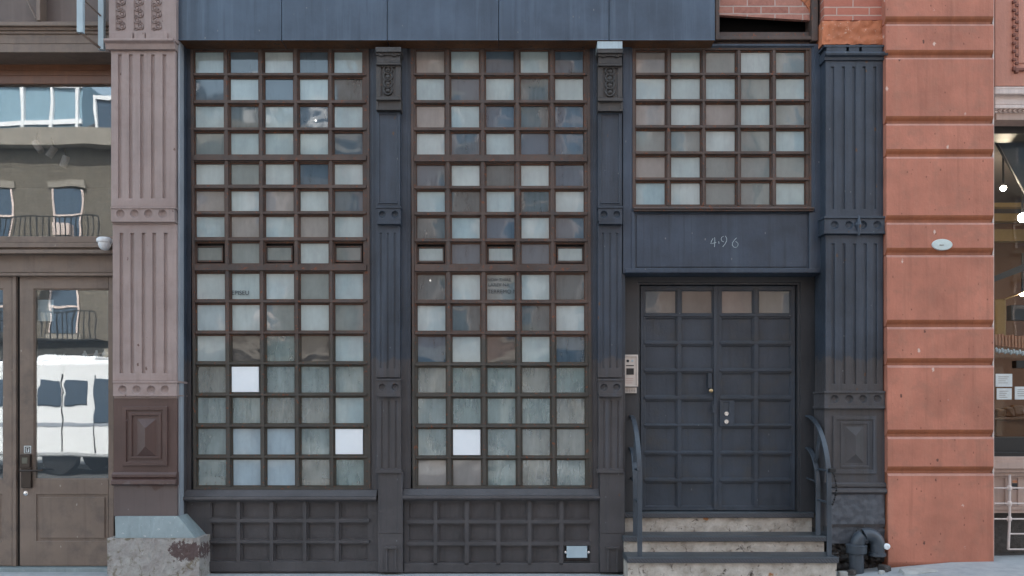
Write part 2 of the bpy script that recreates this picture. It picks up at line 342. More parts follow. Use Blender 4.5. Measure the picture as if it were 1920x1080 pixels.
        for j in range(ny+1):
            for i in range(nx):
                a, b = g(j-1, i), g(j, i)
                if abs(a-b) > 1e-6:
                    q = [(X[i], a, Z[j]), (X[i+1], a, Z[j]), (X[i+1], b, Z[j]), (X[i], b, Z[j])]; s.face(q, mi)
        return s
    def build(s, name, mats, parent=None, bevel=0, smooth=False, loc=(0, 0, 0)):
        me = bpy.data.meshes.new(name); base = Vector(loc)
        p = parent
        while p is not None: base += Vector(p.get('_o', (0, 0, 0))); p = None
        V = [Vector(v) for v in s.v]
        if s.warp: V = [Vector(s.warp(v)) for v in V]
        me.from_pydata([tuple(v-base) for v in V], [], s.f)
        if not isinstance(mats, (list, tuple)): mats = [mats]
        for m in mats: me.materials.append(MT[m] if isinstance(m, str) else m)
        me.polygons.foreach_set('material_index', s.mi)
        bm = bmesh.new(); bm.from_mesh(me); bmesh.ops.recalc_face_normals(bm, faces=bm.faces); bm.to_mesh(me); bm.free()
        if smooth:
            me.polygons.foreach_set('use_smooth', [True]*len(me.polygons)); me.set_sharp_from_angle(angle=R(40))
        o = bpy.data.objects.new(name, me); COL.objects.link(o)
        if parent is None: o.location = loc
        else: o.parent = parent; o['_o'] = tuple(base)
        if bevel:
            b = o.modifiers.new('bevel', 'BEVEL'); b.width = bevel; b.segments = 2; b.limit_method = 'ANGLE'; b.angle_limit = R(40); b.use_clamp_overlap = True
        return o
def thing(name, label, cat, loc=(0, 0, 0), group=None, kind=None):
    o = bpy.data.objects.new(name, None); COL.objects.link(o); o.location = loc; o['_o'] = tuple(loc)
    o['label'] = label; o['category'] = cat
    if group: o['group'] = group
    if kind: o['kind'] = kind
    return o
def tag(o, label, cat, group=None):
    o['label'] = label; o['category'] = cat
    if group: o['group'] = group
    return o
def struct(o): o['kind'] = 'structure'; return o

def lerp(a, b, t): return a+(b-a)*t
# rosette: a raised ring round a dished disc
def rosette(mb, px, py, r, d, mi=0):
    c = (PX(px, d), d, PZ(py, d)); q = r/200*(D+d)/D
    mb.lathe(c, [(q*1.15, .004), (q*1.12, -.007), (q*.95, -.009), (q*.78, -.003), (q*.55, .0005), (q*.3, -.001), (q*.08, -.003)], 'y', 20, mi)
def dent_plate(mb, a, b, t, u, d, back, cxs, cy, r, mi=0):
    cs = [PX(c, d) for c in cxs]; zc = PZ(cy, d); q = r/200*(D+d)/D; x0, x1, z0, z1 = PX(a, d), PX(b, d), PZ(u, d), PZ(t, d)
    edges = [x0]+[(cs[i]+cs[i+1])/2 for i in range(len(cs)-1)]+[x1]; n = 8
    for i, c in enumerate(cs):
        l, r_ = edges[i], edges[i+1]
        sq = [(lerp(l, r_, k/n), z0) for k in range(n)]+[(r_, lerp(z0, z1, k/n)) for k in range(n)]+[(lerp(r_, l, k/n), z1) for k in range(n)]+[(l, lerp(z1, z0, k/n)) for k in range(n)]
        N_ = len(sq); ang = [math.atan2(z-zc, x-c) for x, z in sq]; prev = [(x, d, z) for x, z in sq]
        for rr, dd_ in ((1.0, d), (.93, d+.010), (.70, d+.020), (.35, d+.024), (.12, d+.022)):
            cur = [(c+q*rr*math.cos(t_), dd_, zc+q*rr*math.sin(t_)) for t_ in ang]
            for k in range(N_): mb.face([prev[k], prev[(k+1) % N_], cur[(k+1) % N_], cur[k]], mi)
            prev = cur
        mb.face(prev, mi)
    mb.face([(x0, d, z1), (x1, d, z1), (x1, back, z1), (x0, back, z1)], mi); mb.face([(x0, d, z0), (x1, d, z0), (x1, back, z0), (x0, back, z0)], mi)
    mb.face([(x0, d, z0), (x0, d, z1), (x0, back, z1), (x0, back, z0)], mi); mb.face([(x1, d, z0), (x1, d, z1), (x1, back, z1), (x1, back, z0)], mi)
def ring(mb, px, py, r, d, t=.006):
    q = r/200; mb.lathe((PX(px, d), d, PZ(py, d)), [(q, .004), (q, -t), (q*.86, -t*1.5), (q*.66, -t*.8), (q*.6, 0), (q*.42, 0), (q*.4, -t*.8), (q*.15, -t*1.3)], 'y', 20)
def pyramid(mb, a, b, t, u, d, rise, mi=0):
    x0, x1, z0, z1 = PX(a, d), PX(b, d), PZ(u, d), PZ(t, d); w = (x1-x0)/2
    p = [(x0, d, z0), (x1, d, z0), (x1, d, z1), (x0, d, z1), (x0+w, d-rise, z0+w), (x0+w, d-rise, z1-w)]
    for f in ((0, 1, 4), (1, 2, 5, 4), (2, 3, 5), (3, 0, 4, 5)): mb.face([p[i] for i in f], mi, share=False)

# ================================================================== THE SETTING
mb = MB()
xs = [-14, -5, -3, 0, 2.6, 3.3, 4.0, 5.5, 14]
gz = lambda x: 0 if x < 2.6 else min(.17, (x-2.6)*.10) if x < 4.6 else .17
for a, b in zip(xs, xs[1:]):
    mb.face([(a, -3.6, gz(a)-.04), (b, -3.6, gz(b)-.04), (b, -.6, gz(b)-.0), (a, -.6, gz(a)-.0)])
    mb.face([(a, -.6, gz(a)), (b, -.6, gz(b)), (b, .6, gz(b)), (a, .6, gz(a))])
struct(mb.build('sidewalk', 'sidewalk'))
struct(MB().box(-14, 14, -3.75, -3.6, -.25, -.05).build('kerb', 'plinth', None, .01))
struct(MB().box(-60, 60, -17, -3.75, -.5, -.17).build('street', 'asphalt'))
struct(MB().box(-60, 60, -22, -17, -.5, -.02).build('far_sidewalk', 'sidewalk'))
mb = MB(); mb.face([(-250, -250, -.52), (250, -250, -.52), (250, 250, -.52), (-250, 250, -.52)]); struct(mb.build('ground', 'asphalt'))

# ================================================================== MIDDLE BUILDING
B = thing('cast_iron_building', 'blue-black cast iron loft building numbered 496 with gridded windows and double door', 'building', (0, 0, 0))
# masonry shell above and behind
mb = MB(); mb.box(-3.05, 3.5, .02, 9, 5.62, 17)
mb.build('upper_wall', 'brick', B)
mb = MB(); mb.box(-3.1, 3.4, 4.2, 4.35, .03, 5.6); mb.box(-3.1, 3.4, .45, 4.2, 5.25, 5.6)
mb.box(-3.2, -3.1, .14, 4.35, .03, 5.6); mb.box(3.4, 3.5, .3, 4.35, .03, 5.6)
mb.box(.96, 1.02, .3, 4.2, .5, 2.8); mb.box(1.02, 3.4, .5, 4.2, 2.72, 2.8)
mb.build('room', 'roomwall', B)
MB().box(-3.1, .96, .12, 4.2, .35, .42).build('room_floor', 'roomfloor', B)

# steel carrier wall round the windows (relief with window openings)
mb = MB()
mb.relief((333, 1172, 77, 1078), [(357, 692, 88, 918, None), (770, 1106, 88, 916, None), (392, 708, 936, 1070, None), (760, 1122, 936, 1070, None),
     (345, 357, 86, 925, .015), (692, 698, 86, 925, .012), (763, 770, 86, 925, .012), (1106, 1113, 86, 925, .012)], 0, .12)
mb.build('wall_frame', 'steel', B, .003)
mb = MB(); mb.pbox(333, 1540, 60, 84, .01, .3); mb.build('head_beam', 'muntin', B, .003)
mb = MB(); mb.pbox(336, 702, 70, 88, -.006, .01); mb.pbox(752, 1118, 70, 88, -.006, .01); mb.pbox(702, 752, 70, 87, -.004, .01); mb.build('rusty_head_trim', 'rustband', B, .002)
# fascia panels
seams = [333, 528, 726, 935, 1142, 1341]
for i in range(5):
    m = MB(); d = -.16-(.006 if i in (0, 1) else 0)+(.003 if i == 1 else 0)
    m.prism([(d, 5.75), (d, PZ(76, d)+.012), (d-.004, PZ(76, d)+.008), (d-.004, PZ(76, d)), (.0, PZ(76, d)), (.0, 5.75)], PX(seams[i], d)+.003, PX(seams[i+1], d)-.003)
    m.mi[3] = 1; m.build('fascia_panel', ['fascia', 'rustband'], B, .002)

# ---- windows
def warp_fn(shL, shR, xL, xR, ytop, ybot):
    def f(v):
        t = (PZ(ytop)-v[2])/(PZ(ytop)-PZ(ybot)); u = min(1, max(0, (v[0]-PX(xL))/(PX(xR)-PX(xL))))
        return (v[0]+lerp(shL, shR, u)/200*t, v[1], v[2])
    return f
def make_window(cols, rows, outer, codes, warp, vents, d=.0, seed=1):
    rr = random.Random(seed)
    W = MB(warp)
    rects = [(outer[0]+5, outer[1]-5, outer[2]+5, outer[3]-5, d+.012)]
    # raised centre of each bar
    xb = [outer[0]+5]+[v for c in cols for v in c]+[outer[1]-5]; yb = [outer[2]+5]+[v for r in rows for v in r]+[outer[3]-5]
    for i in range(1, len(cols)):
        a, b = cols[i-1][1], cols[i][0]; rects.append((a+3.6, b-3.6, outer[2]+6, outer[3]-6, d-.004))
    for j in range(1, len(rows)):
        a, b = rows[j-1][1], rows[j][0]; k = 3.4 if b-a < 15 else 4.5
        rects.append((outer[0]+6, outer[1]-6, a+k-.5, b-k-.6, d-.006 if b-a < 15 else d-.014))
    for c in cols:
        for r in rows: rects.append((c[0]-1.6, c[1]+1.6, r[0]-2.6, r[1]+1.4, d+.026)); rects.append((c[0], c[1], r[0], r[1], None))
    W.relief(outer, rects, d, d+.06, 0, {.026: 1})
    win = W.build('window', ['muntin', 'rust'], B, .0022)
    # panes
    G = MB(warp); mats = []; idx = {}
    def mi(m):
        if m.name not in idx: idx[m.name] = len(mats); mats.append(m)
        return idx[m.name]
    for j, r in enumerate(rows):
        for i, c in enumerate(cols):
            k = codes[j][i]
            if k == 'W':
                w_ = MB(warp).pbox(c[0]+.6, c[1]-.6, r[0]+.6, r[1]-.6, d+.012, d+.03); o = w_.build('white_board', 'white', win, .002); o['label'] = 'plain white board filling one pane'
                continue
            if (j, i) in vents:
                S = MB(warp); q = d+.05
                S.relief((c[0]+1, c[1]-1, r[0]+6, r[1]-1), [(c[0]+4, c[1]-4, r[0]+9, r[1]-5, None)], q, q+.02)
                S.build('vent_sash', 'muntin', win, .002)
                V = MB(warp); cc = 'F' if k == 'V' else 'G'
                V.pbox(c[0]+3, c[1]-3, r[0]+8, r[1]-4, q+.008, q+.012); V.build('vent_glass', GL[cc][2 if k == 'V' else 0], win)
                T = MB(warp); T.pbox(c[0]-1, c[1]+1, r[0]-1, r[0]+8, d+.09, d+.10); T.build('vent_flap', 'black', win)
                continue
            lst = GL[k]; m = lst[rr.randrange(len(lst))]
            y = d+.038; a = [rr.uniform(-.0022, .0022) for _ in range(3)]
            x0, x1, z0, z1 = PX(c[0]-2), PX(c[1]+2), PZ(r[1]+2), PZ(r[0]-2)
            G.face([(x0, y+a[0], z0), (x1, y+a[1], z0), (x1, y+a[1]+a[2], z1), (x0, y+a[0]+a[2], z1)], mi(m), share=False)
    G.build('glass_panes', mats, win)
    return win
C1 = [(363.7, 417), (430, 482.3), (495, 547.7), (560.3, 613.3), (625.3, 678.3)]
R1 = [(95, 134.3), (145.7, 185.3), (197.3, 237), (248, 287.7), (306, 344.3), (356.7, 394.3), (405, 443.3), (455, 492.7), (512.3, 560), (571, 619), (629.3, 676.7), (687, 735.7), (745.7, 793.3), (804, 852.3), (862.3, 910.5)]
K1 = ['FCFCF', 'CFCFC', 'FCFCF', 'GFFFC', 'FGFCF', 'TFTFC', 'FTFTF', 'vGvFv', 'FFFGF', 'FFGFG', 'FDMDF', 'MWMMM', 'MMMMF', 'MPPMW', 'MPPMM']
C2 = [(780, 832.3), (845.5, 897.7), (911, 963), (976.3, 1028), (1041, 1093.5)]
R2 = [(94, 134), (145, 185.3), (197, 236.7), (248.3, 287.7), (308.3, 346.7), (357.7, 395.7), (407, 445.7), (456.7, 493.5), (514, 561), (572.3, 619.3), (630.7, 678.3), (689.3, 735.7), (747.3, 794), (805, 854), (863.3, 910.7)]
K2 = ['TFCFC', 'FCFCF', 'TFCCC', 'FCFCC', 'CFCFC', 'FCFCF', 'CFCFC', 'VCVCV', 'CFGFC', 'FCFCF', 'CFDFC', 'MMMMM', 'MMMMM', 'MWMMM', 'TTMMM']
C3 = [(1193.3, 1247.7), (1259.5, 1313.7), (1325, 1379.7), (1391, 1445), (1457, 1510.3)]
R3 = [(95.7, 134), (145, 183.7), (194, 232.3), (243.7, 281.7), (292.7, 331), (341.7, 382)]
K3 = ['TFGFG', 'FFFGF', 'TFTFG', 'GGFGF', 'TFGGG', 'FFGGF']
w1 = make_window(C1, R1, (357, 692, 88, 918), K1, warp_fn(5.6, 2.7, 364, 678, 115, 886), {(7, 0), (7, 2), (7, 4)}, 0, 3)
w1['label'] = 'left gridded steel window of fifteen rows with two white boards'
w2 = make_window(C2, R2, (770, 1106, 88, 916), K2, warp_fn(3.6, 3.9, 780, 1093, 115, 886), {(7, 0), (7, 2), (7, 4)}, 0, 4)
w2['label'] = 'middle gridded steel window of fifteen rows with one white board'

# sills under the two windows
for a, b, y in ((345, 708, 918), (757, 1123, 916)):
    z = PZ(y); zb = z-.105
    MB().prism([(.05, z), (-.01, z-.002), (-.055, z-.055), (-.075, z-.06), (-.08, zb+.02), (-.06, zb), (.05, zb)], PX(a), PX(b)).build('sill', 'steel_low', B, .003)

# kick panels
def panel_grid(name, outer, cols, rows, d, rec, mt, parent, bar=-.018, back=.06, extra=()):
    mb = MB(); rects = []
    for i in range(1, len(cols)): rects.append((cols[i-1][1]+2.8, cols[i][0]-2.8, rows[0][0]-4, rows[-1][1]+4, d+bar))
    for j in range(1, len(rows)): rects.append((cols[0][0]-4, cols[-1][1]+4, rows[j-1][1]+2.6, rows[j][0]-3, d+bar))
    for c in cols:
        for r in rows: rects.append((c[0]-2, c[1]+2, r[0]-2, r[1]+2.5, d+.006)); rects.append((*c, *r, d+rec))
    rects += list(extra)
    mb.relief(outer, rects, d, d+back); return mb.build(name, mt, parent, .0025)
panel_grid('kick_panel', (388, 710, 934, 1069), [(397, 442), (454, 504), (516, 566), (578, 627), (639, 689)], [(943, 970), (982, 1010), (1021, 1050)], .0-.012, .03, 'steel_low', B)
panel_grid('kick_panel', (758, 1124, 934, 1069), [(767, 811), (823, 869), (882, 928), (941, 987), (999, 1046), (1059, 1104)], [(943, 972), (984, 1013), (1025, 1054)], -.012, .03, 'steel_low', B)
mb = MB(); mb.pbox(390, 712, 1053, 1072, -.03, .03); mb.pbox(757, 1124, 1056, 1073, -.03, .03); mb.build('base_board', 'steel_low', B, .004)

# ---- pilasters
def fluted(mb, a, b, t, u, fl, w, f0, f1, d, back, dep=.012):
    mb.relief((a, b, t, u), [(x-w/2, x+w/2, f0, f1, d+dep) for x in fl], d, back)
def mid_pilaster(x, lab, dx=0, cap_t=88, ring0=131):
    root_o = MB(); a, b = x-22.5, x+22.5
    root_o.relief((a, b, 206, 386), [(a+4, b-4, 212, 382, -.064), (a+6, b-6, 214, 380, -.052)], -.056, .0)
    fluted(root_o, a, b, 420, 708, [x-13, x, x+13], 4, 437, 690, -.056, 0, .01)
    fluted(root_o, a+1, b+2, 743, 880, [x-11, x+2, x+15], 4, 752, 878, -.056, 0, .01)
    root_o.pbox(a+4, b+5, 886, 1000, -.075, 0); root_o.pbox(a+4, b+5, 1000, 1073, -.07, 0)
    p = root_o.build('pilaster', 'steel', B, .003); p['label'] = lab
    m = MB(); m.pbox(a-1, b+3, 880, 887, -.10, 0); m.build('base_ledge', 'steel_low', p, .002); m = MB()
    m.pbox(x-7, x+18, 1025, 1029, -.10, -.06); m.pbox(x-5, x-1, 1029, 1073, -.085, -.06); m.pbox(x+12, x+16, 1029, 1073, -.085, -.06)
    m.build('base_bracket', 'steel_low', p, .002)
    # capital bracket
    m = MB(); d = -.11
    m.pbox(a-1, b+2, cap_t, cap_t+9, -.15, 0, 1); m.pbox(a, b+1, cap_t+10, cap_t+15, -.13, 0)
    m.pbox(a+1, b, cap_t+15, cap_t+29, -.115, 0); m.pbox(a, b+1, cap_t+29, cap_t+33, -.125, 0)
    m.relief((a, b+1, cap_t+33, cap_t+93), [(a+9, b-8, cap_t+38, cap_t+93, -.085)], -.10, 0)
    m.pbox(a, b+2, cap_t+93, cap_t+99, -.13, 0); m.relief((a, b+2, cap_t+99, cap_t+118), [(a+4, b-2, cap_t+102, cap_t+114, -.10)], -.108, 0)
    for k in range(4): ring(m, x, ring0+k*13, 9.5, -.086, .012)
    for sx in (-1, 1): m.lathe((PX(x+sx*12, d), -.115, PZ(cap_t+22)), [(.035, .0), (.035, -.012), (.02, -.02), (.005, -.012)], 'y', 14)
    m.build('capital_bracket', ['oldiron', 'oldiron'], p, .0025)
    for yy, r0 in ((386, 398), (710, 727)):
        m = MB(); m.pbox(a, b+2, yy, yy+4, -.10, 0); dent_plate(m, a+1, b+1, yy+4, yy+28, -.09, 0, (x-11, x+13), yy+16, 6.5); m.pbox(a+2, b+1, yy+28, yy+34, -.105, 0)
        m.build('rosette_block', 'steel', p, .0025)
    return p
mid_pilaster(727.5, 'narrow pilaster between the two tall gridded windows')
mid_pilaster(1143.5, 'narrow pilaster between middle window and door bay', 0, 90, 134)
MB().pbox(1120, 1167, 77, 91, -.155, 0).build('cap_flashing', 'zinc', B, .002)

# right pilaster
mb = MB(); d = -.14; L_, R_ = 1545, 1660
fluted(mb, L_+3, R_-4, 114, 406, [1561, 1581, 1601, 1620, 1640], 6, 125, 392, d, .12, .014)
fluted(mb, L_+3, R_-4, 440, 734, [1562, 1582, 1602, 1622, 1641], 6, 457, 720, d, .12, .014)
mb.relief((1546, 1659, 764, 905), [(1561, 1642, 780, 888, d-.018), (1567, 1636, 787, 881, d-.006), (1575, 1630, 790, 877, d-.014), (1579, 1626, 795, 873, d-.004)], d, .12)
mb.relief((1549, 1660, 925, 988), [(1549, 1555, 925, 988, d)], d-.005, .12)
rp = mb.build('pilaster', 'steel', B, .004); rp['label'] = 'wide fluted pilaster between door bay and red pier'
m = MB(); pyramid(m, 1585, 1619, 800, 868, d-.004, .03); m.build('diamond_boss', 'steel_low', rp)
m = MB(); m.pbox(L_, R_, 84, 88, d-.03, .1)
for a, b in ((1550, 1587), (1592, 1611), (1616, 1655)): m.pbox(a, b, 88, 97, d-.025, .1)
m.prism([(.1, PZ(98, d)), (d-.02, PZ(98, d)), (d-.045, PZ(101, d)), (d-.05, PZ(104, d)), (d-.045, PZ(107, d)), (d-.02, PZ(109, d)), (d-.015, PZ(114, d)), (.1, PZ(114, d))], PX(L_-1, d), PX(R_+1, d))
m.build('capital', 'steel', rp, .002)
for yy, cy in ((405, 423), (733, 749)):
    m = MB(); m.pbox(L_, R_, yy, yy+4, d-.04, .1); dent_plate(m, L_+1, R_-1, yy+4, yy+28, d-.025, .1, (1565, 1592, 1618, 1645), cy-1, 7.5); m.pbox(L_, R_, yy+28, yy+33, d-.04, .1)
    m.build('rosette_band', 'steel', rp, .0025)
m = MB(); m.prism([(.1, PZ(904, d)), (d-.012, PZ(904, d)), (d-.03, PZ(907, d)), (d-.03, PZ(912, d)), (d-.018, PZ(914, d)), (d-.045, PZ(918, d)), (d-.05, PZ(922, d)), (d-.03, PZ(926, d)), (.1, PZ(926, d))], PX(1547, d), PX(1661, d)); m.build('base_moulding', 'steel_low', rp, .002)
m = MB(); m.tube([(PX(1607, d), d-.03, PZ(405, d)), (PX(1607, d), d-.04, PZ(423, d)), (PX(1607, d), d-.03, PZ(443, d))], [.008, .022, .012], 8)
m.lathe((PX(1607, d), d-.02, PZ(423, d)), [(.035, 0), (.03, -.02), (.012, -.035)], 'y', 6); m.build('tie_anchor', 'steel', rp, .001)

# rough painted stone block + rubble wall under the right pilaster
def rough_slab(name, mt, a, b, t, u, d, back, amp, n, parent, seed):
    m = MB(); x0, x1, z0, z1 = PX(a, d), PX(b, d), PZ(u, d), PZ(t, d); nx = n; nz = max(2, int(n*(z1-z0)/(x1-x0)))
    f = lambda i, j: (x0+(x1-x0)*i/nx, d+amp*(noise.noise(Vector((i*.9/3+seed, j*.9/3, seed)))*1.2+.6*noise.noise(Vector((i*.8+seed, j*.8, 3)))), z0+(z1-z0)*j/nz)
    for i in range(nx):
        for j in range(nz): m.face([f(i, j), f(i+1, j), f(i+1, j+1), f(i, j+1)])
    for i in range(nx): m.face([f(i, 0), (f(i, 0)[0], back, z0), (f(i+1, 0)[0], back, z0), f(i+1, 0)]); m.face([f(i, nz), f(i+1, nz), (f(i+1, 0)[0], back, z1), (f(i, 0)[0], back, z1)])
    for j in range(nz): m.face([f(0, j), f(0, j+1), (x0, back, f(0, j+1)[2]), (x0, back, f(0, j)[2])]); m.face([f(nx, j), (x1, back, f(0, j)[2]), (x1, back, f(0, j+1)[2]), f(nx, j+1)])
    return m.build(name, mt, parent, 0, True)
rough_slab('base_stone', 'paintstone', 1557, 1659, 927, 983, d-.02, .1, .010, 34, rp, 2)
rough_slab('rubble_base', 'rubble', 1557, 1659, 987, 1085, d+.04, .2, .05, 40, B, 5)
rough_slab('base_strip', 'paintstone', 1554, 1662, 986, 1019, d+.005, .1, .012, 30, B, 9)

# ---- door bay
mb = MB(); d = -.03
mb.relief((1168, 1541, 82, 512), [(1183, 1527, 86, 398, -.018), (1186, 1523, 88, 391, None), (1190, 1517, 399, 503, d+.022), (1194, 1513, 402, 500, d+.014)], d, .24)
mb.build('bay_wall', 'lintel', B, .003)
w3 = make_window(C3, R3, (1186, 1523, 88, 391), K3, None, set(), -.01, 5); w3['label'] = 'small gridded window of six rows above the door'
m = MB(); m.prism([(.0, PZ(389, d)), (d-.035, PZ(390, d)), (d-.045, PZ(393, d)), (d-.03, PZ(395, d)), (d-.03, PZ(397, d)), (.0, PZ(397, d))], PX(1188, d), PX(1524, d)); m.build('sill', 'muntin', B, .002)
m = MB(); m.pbox(1172, 1537, 503.5, 511, d-.012, .1); m.pbox(1184, 1190, 399, 504, d-.008, .1); m.build('lintel_lip', 'lintel', B, .003)
# chalked number 4.96
def strokes(name, lines, d, r, mt, parent, seg=5):
    m = MB()
    for L in lines: m.tube([(PX(x, d), d, PZ(y, d)) for x, y in L], r, seg, 0, (1, .3) if False else None)
    return m.build(name, mt, parent)
def arc(cx, cy, rx, ry, a0, a1, n=10): return [(cx+rx*math.cos(R(a0+(a1-a0)*i/n)), cy-ry*math.sin(R(a0+(a1-a0)*i/n))) for i in range(n+1)]
dn = d+.0135
strokes('house_number', [[(1337, 447), (1334, 452), (1332.5, 457), (1336, 456.5), (1343, 454.5)], [(1340, 445), (1340.3, 453), (1339.6, 463)],
    [(1347.6, 452.5), (1348, 457)],
    [(1357, 443), (1353.5, 444.5), (1352, 448), (1353.5, 452), (1357, 453.6)], [(1360, 442.5), (1362.5, 447), (1362.4, 452), (1359, 458), (1355, 462.8)],
    [(1381, 446), (1377, 450), (1373.5, 455), (1373, 460), (1376, 463.5), (1380, 464), (1383.5, 461), (1384, 457), (1381, 453.5), (1379, 453)]], dn, .0026, 'chalk', B)
# recess: jambs, head, soffit
mb = MB(); q = .17
mb.relief((1150, 1560, 500, 963), [(1196, 1501, 529, 963, q+.02), (1200, 1497, 533, 963, None)], q, q+.12)
mb.build('door_frame', 'jamb', B, .003)
mb = MB(); mb.box(PX(1542), PX(1542)+.04, -.02, .3, .4, PZ(512)); mb.build('door_reveal', 'steel', B, .003); mb = MB(); mb.box(PX(1168)-.04, PX(1168), .01, .3, .4, PZ(512)); mb.build('door_reveal', 'steel', B, .003)
dd = .235; rowsD = [(597.3, 638.3), (649.3, 690), (701, 740.7), (752.3, 794), (803.3, 845), (855, 896), (906.7, 948.3)]; glr = (545.7, 586.7)
def leaf(a, b, cols, lab, mirror):
    m = MB(); rects = []
    allr = [glr]+rowsD
    rects.append((a+3, b-3, 538, 954, dd+.004))
    rects.append((cols[0][1]+3, cols[1][0]-3, 542, 951, dd-.004))
    for j in range(1, len(allr)): rects.append((a+7, b-7, allr[j-1][1]+2.2, allr[j][0]-4.2, dd-.010))
    for c in cols:
        for r in allr: rects.append((c[0]-1.4, c[1]+1.4, r[0]-1.4, r[1]+1.4, dd+.012)); rects.append((*c, *r, dd+.024))
    for c in cols: rects.append((*c, *glr, None))
    m.relief((a, b, 536, 957), rects, dd, dd+.05)
    o = m.build('door_leaf', 'door', B, .0025); o['label'] = lab
    g = MB()
    for i, c in enumerate(cols): g.face([(PX(c[0]-1, dd), dd+.02, PZ(glr[1]+1, dd)), (PX(c[1]+1, dd), dd+.021, PZ(glr[1]+1, dd)), (PX(c[1]+1, dd), dd+.022, PZ(glr[0]-1, dd)), (PX(c[0]-1, dd), dd+.021, PZ(glr[0]-1, dd))], i, share=False)
    g.build('door_glass', [GL['B'][2 if mirror else 0], GL['B'][1]], o)
    return o
dl = leaf(1201, 1341, [(1211, 1267), (1279.3, 1335)], 'left door leaf with round knob', False)
dr = leaf(1343, 1491, [(1354.3, 1410.7), (1424, 1481.3)], 'right door leaf with lock block', True)
m = MB(); m.pbox(1338.5, 1344.5, 537, 956, dd-.014, dd); m.build('astragal', 'door', dr, .002)
m = MB(); m.relief((1350, 1377, 751, 799), [(1355, 1367, 754, 772, dd-.012)], dd-.02, dd+.02); m.build('lock_block', 'door', dr, .002)
for cy, mt in ((775.5, 'chrome'), (790.5, 'chrome')):
    m = MB(); m.lathe((PX(1360.5, dd), dd-.02, PZ(cy, dd)), [(.024, 0), (.024, -.008), (.02, -.014), (.008, -.014), (.006, -.011)], 'y', 20); m.build('lock_cylinder', mt, dr, 0, True)
m = MB(); m.pbox(1336, 1343, 759, 774, dd-.024, dd); m.build('latch_plate', 'door', dl, .002)
m = MB(); m.lathe((PX(1331, dd), dd-.01, PZ(733, dd)), [(.010, .01), (.010, -.025), (.02, -.03), (.021, -.042), (.014, -.05), (.004, -.052)], 'y', 16); m.build('door_knob', 'brass', dl, 0, True)
m = MB(); m.pbox(1327, 1335, 700, 728, dd-.012, dd+.01); m.build('pull_plate', 'door', dl, .003)

# top right: brick infill, void, steel frame, brick pier
mb = MB()
z0 = PZ(28); z1 = PZ(38); xa, xb = PX(1349), PX(1522)
v = [(xa, .0, z0), (xb, .0, z1), (xb, .0, 5.62), (xa, .0, 5.62), (xa, .04, z0), (xb, .04, z1), (xb, .04, 5.62), (xa, .04, 5.62)]
for f in ((0, 1, 2, 3), (7, 6, 5, 4), (0, 4, 5, 1), (1, 5, 6, 2), (2, 6, 7, 3), (3, 7, 4, 0)): mb.face([v[i] for i in f])
mb.build('brick_infill', 'brick', B)
mb = MB()   # arch bricks at the right end
for k in range(7):
    a = R(18+k*12); cx, cz, r0, r1 = xb-.30, PZ(45), .30, .44
    if k < 5:
        pts = [(cx+r*math.cos(R(14+k*13+e)), cz+r*math.sin(R(14+k*13+e))) for r, e in ((r0, 0), (r1, 0), (r1, 11.5), (r0, 11.5))]
        pts = [(min(x, xb), z) for x, z in pts]
        b0 = len(mb.v); mb.v += [(x, -.012, z) for x, z in pts]+[(x, .05, z) for x, z in pts]
        for f in ((0, 1, 2, 3), (7, 6, 5, 4), (0, 4, 5, 1), (1, 5, 6, 2), (2, 6, 7, 3), (3, 7, 4, 0)): mb.f.append([b0+i for i in f]); mb.mi.append(0)
mb.build('arch_bricks', 'orangestone', B, .003)
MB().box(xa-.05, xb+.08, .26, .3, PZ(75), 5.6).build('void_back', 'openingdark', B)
mb = MB(); mb.pbox(1341.5, 1349, -60, 74, -.06, .12); mb.pbox(1522, 1534, -60, 76, -.05, .12); mb.pbox(1349, 1522, 67.5, 74, -.04, .12); mb.pbox(1536, 1540, -60, 82, -.02, .12)
mb.build('vent_frame', 'muntin', B, .003)
mb = MB(); mb.pbox(1545, 1656, -60, 38, -.12, .12); mb.build('brick_pier', 'brickpier', B, .004)
rough_slab('pier_stone', 'orangestone', 1542, 1657, 39, 83, -.13, .12, .02, 30, B, 12)
MB().box(PX(1541), PX(1546), .05, .12, 0, 5.6).build('gap_filler', 'jamb', B)
MB().box(3.44, 3.62, .02, .2, 0, 5.6).build('side_jamb', 'jamb', B)
# plinth wall left of kick panel is the steel carrier

# small zinc intake plate on kick panel
it = thing('intake_plate', 'small bare zinc plate screwed on the lower right dark kick panel', 'vent plate', (PX(1081), -.02, PZ(1036)))
MB().pbox(1062.5, 1101, 1024, 1046, -.034, -.022).build('plate', 'zinc', it, .002)
for x in (1060.5, 1103): MB().lathe((PX(x), -.02, PZ(1035)), [(.012, .012), (.012, -.006), (.004, -.01)], 'y', 12).build('screw', 'chrome', it, 0, True)
MB().relief((1057, 1106, 1021, 1056), [(1059, 1104, 1025, 1052, None)], -.024, .0).build('surround', 'black', it, .001)

